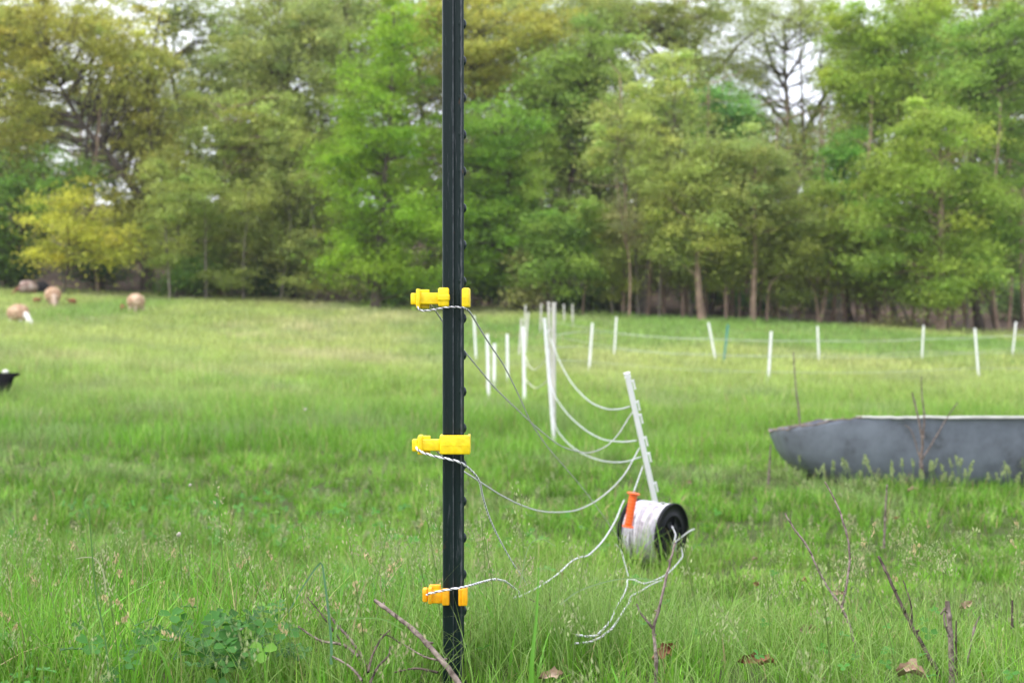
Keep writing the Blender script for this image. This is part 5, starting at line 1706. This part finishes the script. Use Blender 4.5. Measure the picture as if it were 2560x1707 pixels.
def sheep(name, loc, heading, sc, fleece_c, skin_c, label, head='down', fleece2=None, dark=None):
    """x forward, height 0.75 m at scale 1"""
    root = empty(name, loc, label, 'lamb' if sc < 0.6 else 'sheep')
    sc *= 0.86
    root.location.z -= 0.16 * sc
    root.rotation_euler = (0, 0, heading); root.scale = (sc, sc, sc)
    hz = {'down': (0.62, 0.20), 'up': (0.66, 0.86), 'mid': (0.70, 0.5)}[head]
    nd = [((0, 0, 0.52), 0.19), ((0.24, 0, 0.53), 0.18), ((-0.26, 0, 0.53), 0.18), ((0.40, 0, 0.56 if head != 'down' else 0.50), 0.12),
          ((hz[0] - 0.10, 0, (hz[1] + 0.52) / 2 + 0.06), 0.085), ((hz[0], 0, hz[1] + 0.05), 0.08), ((hz[0] + 0.09, 0, hz[1] - 0.02 if head != 'down' else hz[1] - 0.06), 0.058), ((hz[0] + 0.15, 0, hz[1] - 0.06 if head != 'down' else hz[1] - 0.13), 0.038)]
    ed = [(0, 1), (0, 2), (1, 3), (3, 4), (4, 5), (5, 6), (6, 7)]
    for sy in (-1, 1):
        i = len(nd)
        nd += [((0.27, sy * 0.10, 0.36), 0.065), ((0.26, sy * 0.105, 0.20), 0.035), ((0.275, sy * 0.105, 0.05), 0.026), ((0.29, sy * 0.105, 0.01), 0.03)]
        ed += [(1, i), (i, i + 1), (i + 1, i + 2), (i + 2, i + 3)]
        i = len(nd)
        nd += [((-0.27, sy * 0.11, 0.36), 0.085), ((-0.36, sy * 0.11, 0.22), 0.04), ((-0.33, sy * 0.11, 0.05), 0.027), ((-0.31, sy * 0.11, 0.01), 0.03)]
        ed += [(2, i), (i, i + 1), (i + 1, i + 2), (i + 2, i + 3)]
        i = len(nd)      # ears
        nd += [((hz[0] - 0.02, sy * 0.10, hz[1] + 0.08), 0.028), ((hz[0] - 0.03, sy * 0.16, hz[1] + 0.07), 0.018)]
        ed += [(5, i), (i, i + 1)]
    skin_mesh('body', nd, ed, skin_c, root)
    # fleece: lumpy ellipsoid shell round the trunk and neck
    bm = bmesh.new()
    bmesh.ops.create_icosphere(bm, subdivisions=5, radius=1.0)
    r_ = np.random.default_rng(int(abs(loc[0]) * 100) + 3)
    ph = r_.uniform(0, 6, 9)
    for v in bm.verts:
        p = v.co.copy()
        l = 1 + 0.035 * math.sin(p.x * 9 + ph[0]) * math.sin(p.y * 8 + ph[1]) + 0.03 * math.sin(p.z * 11 + ph[2]) * math.sin(p.x * 13 + ph[3]) + 0.02 * math.sin(p.x * 31 + ph[4]) * math.sin(p.y * 29 + ph[5]) * math.sin(p.z * 33)
        x = p.x * 0.44 * l
        z = p.z * (0.31 + 0.02 * p.x) * l
        if p.x > 0.6: z -= 0.10 * (p.x - 0.6) / 0.4 * (1 if head == 'down' else -1.2)
        if z < -0.24: z = -0.24 + (z + 0.24) * 0.6
        v.co = Vector((x, p.y * 0.315 * l, 0.56 + z))
    o = bm_obj('fleece', bm, fleece_c, root, True)
    o.matrix_parent_inverse = Matrix.Identity(4)
    return root


M_fl = simple('tan_fleece', (0.42, 0.25, 0.15), 0.95, 0.25, 5, 0.4, c2=(0.64, 0.47, 0.33), spec=0.05)
M_fl2 = simple('brown_patched_fleece', (0.16, 0.07, 0.045), 0.95, 0.3, 3.5, 0.4, c2=(0.60, 0.48, 0.42), spec=0.05)
M_flb = simple('black_fleece', (0.03, 0.028, 0.03), 0.95, 0.3, 5, 0.4, spec=0.05)
M_flr = simple('red_brown_fleece', (0.24, 0.10, 0.055), 0.95, 0.3, 5, 0.4, spec=0.05)
M_skw = simple('white_face', (0.76, 0.73, 0.68), 0.8, 0.08, 6, spec=0.15)
M_skt = simple('tan_face', (0.44, 0.33, 0.25), 0.85, 0.15, 6, spec=0.1)
M_skb = simple('black_face', (0.006, 0.006, 0.007), 0.8, 0.2, 6, spec=0.06)
M_skr = simple('brown_face', (0.20, 0.09, 0.05), 0.8, 0.2, 6, spec=0.1)


def at_sheep(px, py, lo=8, ex=0.08):
    D = solveD(px, py, ex, lo=lo)
    return G(px, D), D


p, D = at_sheep(46, 806, 20); print('sheep D', D)
sheep('sheep', p, R(-35), 1.0, M_fl, M_skw, 'tan sheep with white head grazing, lowest in the left group', 'down')
p, D = at_sheep(133, 758, 20); print('sheep D', D)
sheep('sheep', p, R(-68), 1.06, M_fl, M_skt, 'tan sheep seen end on in front of the dark spotted pair', 'down')
p, D = at_sheep(340, 774, 20); print('sheep D', D)
sheep('sheep', p, R(84), 1.02, M_fl, M_skt, 'tan sheep standing alone right of the others, seen from behind', 'down')
p, D = at_sheep(70, 735, 20); print('sheep D', D)
sheep('sheep', p, R(200), 1.0, M_fl2, M_skr, 'brown and white patched sheep at the left below the trees', 'down')
p, D = at_sheep(103, 733, 20)
sheep('sheep', p, R(15), 0.92, M_flb, M_skb, 'black sheep next to the patched one below the trees', 'down')
p, D = at_sheep(92, 752, 20)
sheep('lamb', p, R(20), 0.32, M_flr, M_skr, 'tiny brown lamb between the tan sheep and the lowest one', 'up')
p, D = at_sheep(182, 756, 20)
sheep('lamb', p, R(190), 0.36, M_flr, M_skr, 'small brown lamb right of the end on tan sheep', 'up')
p, D = at_sheep(307, 772, 20)
sheep('lamb', p, R(120), 0.36, M_flr, M_skr, 'small brown lamb beside the lone tan sheep', 'up')
# black lamb nearer, at the left edge: only its head shows above the grass
p, D = at_sheep(-6, 1005, 8); print('lamb D', D)


def black_lamb():
    D = 15.5
    g = G(12, D)
    root = empty('lamb', g, 'black lamb with a white cap on its head at the left edge', 'lamb')
    k = D / F
    # built in world axes relative to the ground point; head centre at photo (12, 950)
    hp = P(14, 950, D) - g
    hx, hz = hp.x, hp.z
    nd = [((hx - 0.30, 0.28, hz - 0.14), 0.11), ((hx - 0.18, 0.18, hz - 0.12), 0.10), ((hx - 0.07, 0.10, hz - 0.05), 0.085), ((hx + 0.0, 0.02, hz + 0.02), 0.078), ((hx + 0.01, -0.05, hz - 0.05), 0.068), ((hx + 0.01, -0.12, hz - 0.15), 0.045), ((hx - 0.45, 0.4, hz - 0.15), 0.11)]
    ed = [(0, 1), (1, 2), (2, 3), (3, 4), (4, 5), (0, 6)]
    for s in (-1, 1):
        i = len(nd)
        nd += [((hx + s * 0.08, 0.02, hz + 0.055), 0.028), ((hx + s * 0.15, 0.02, hz + 0.065), 0.016)]
        ed += [(3, i), (i, i + 1)]
    for (bx, by, src) in [(hx - 0.22, 0.14, 1), (hx - 0.14, 0.24, 1), (hx - 0.50, 0.36, 6), (hx - 0.42, 0.48, 6)]:
        i = len(nd)
        nd += [((bx, by, hz * 0.45), 0.035), ((bx, by, 0.02), 0.02)]
        ed += [(src, i), (i, i + 1)]
    skin_mesh('body', nd, ed, M_skb, root)
    bm = bmesh.new()
    bmesh.ops.create_icosphere(bm, subdivisions=3, radius=1.0)
    for v in bm.verts:
        v.co = Vector((v.co.x * 0.036 + hx - 0.003, v.co.y * 0.03 + 0.0, v.co.z * 0.022 + hz + 0.092))
    o = bm_obj('cap', bm, M_skw, root, True); o.matrix_parent_inverse = Matrix.Identity(4)


black_lamb()


# a few small white clover blossoms
M_flower = simple('white_blossom', (0.48, 0.44, 0.36), 0.8, 0.2, 200, 0.3)
for (px, py, D, lab) in [(447, 1335, 2.7, 'small whitish clover blossom in the left foreground grass'), (602, 1569, 2.1, 'cream clover blossom beside the dark clover leaves'), (763, 1023, 9.5, 'pale flower head far out in the left meadow'),
                         (1353, 1455, 2.8, 'small pale blossom near the white wire in the grass'), (475, 1212, 3.8, 'tiny white blossom in the left middle grass')]:
    p = P(px, py, D)
    root = empty('clover_flower', (p.x, D, float(ground(p.x, D))), lab, 'flower')
    bm = bmesh.new()
    bmesh.ops.create_icosphere(bm, subdivisions=3, radius=0.0042 if D < 4 else 0.009, matrix=Matrix.Translation(p))
    for v in bm.verts:
        d_ = v.co - p
        v.co = p + d_ * (1 + 0.22 * math.sin(d_.x * 4000) * math.sin(d_.z * 3700))
    bm_obj('blossom', bm, M_flower, root, True)
    a = Acc(); g_ = Vector((p.x, D, float(ground(p.x, D))))
    q = catmull([g_, g_ * 0.5 + p * 0.5 + Vector((0.006, 0, 0)), p], 8)
    v, f = tube_np(q, 0.0009, 5)
    a.add(v, f, np.array([0.12, 0.26, 0.05])); a.build('stem', M_grass, root)


# ------------------------------------------------------------------ faint haze volume, added to lift the dark gaps among the trees
def added_haze():
    bm = bmesh.new()
    rbox(bm, (-160, -60, -1.8), (160, 190, 34), 0)
    m = bpy.data.materials.new('added_haze'); m.use_nodes = True
    t = m.node_tree; t.nodes.clear()
    o_ = t.nodes.new('ShaderNodeOutputMaterial'); v_ = t.nodes.new('ShaderNodeVolumePrincipled')
    v_.inputs['Color'].default_value = (0.93, 0.95, 1.0, 1)
    v_.inputs['Density'].default_value = 0.00032
    t.links.new(v_.outputs[0], o_.inputs['Volume'])
    o = bm_obj('added_haze', bm, m)
    tag(o, 'faint pale haze added over the pasture and the wood to lift dark tones', 'added_haze', None, 'stuff')


added_haze()
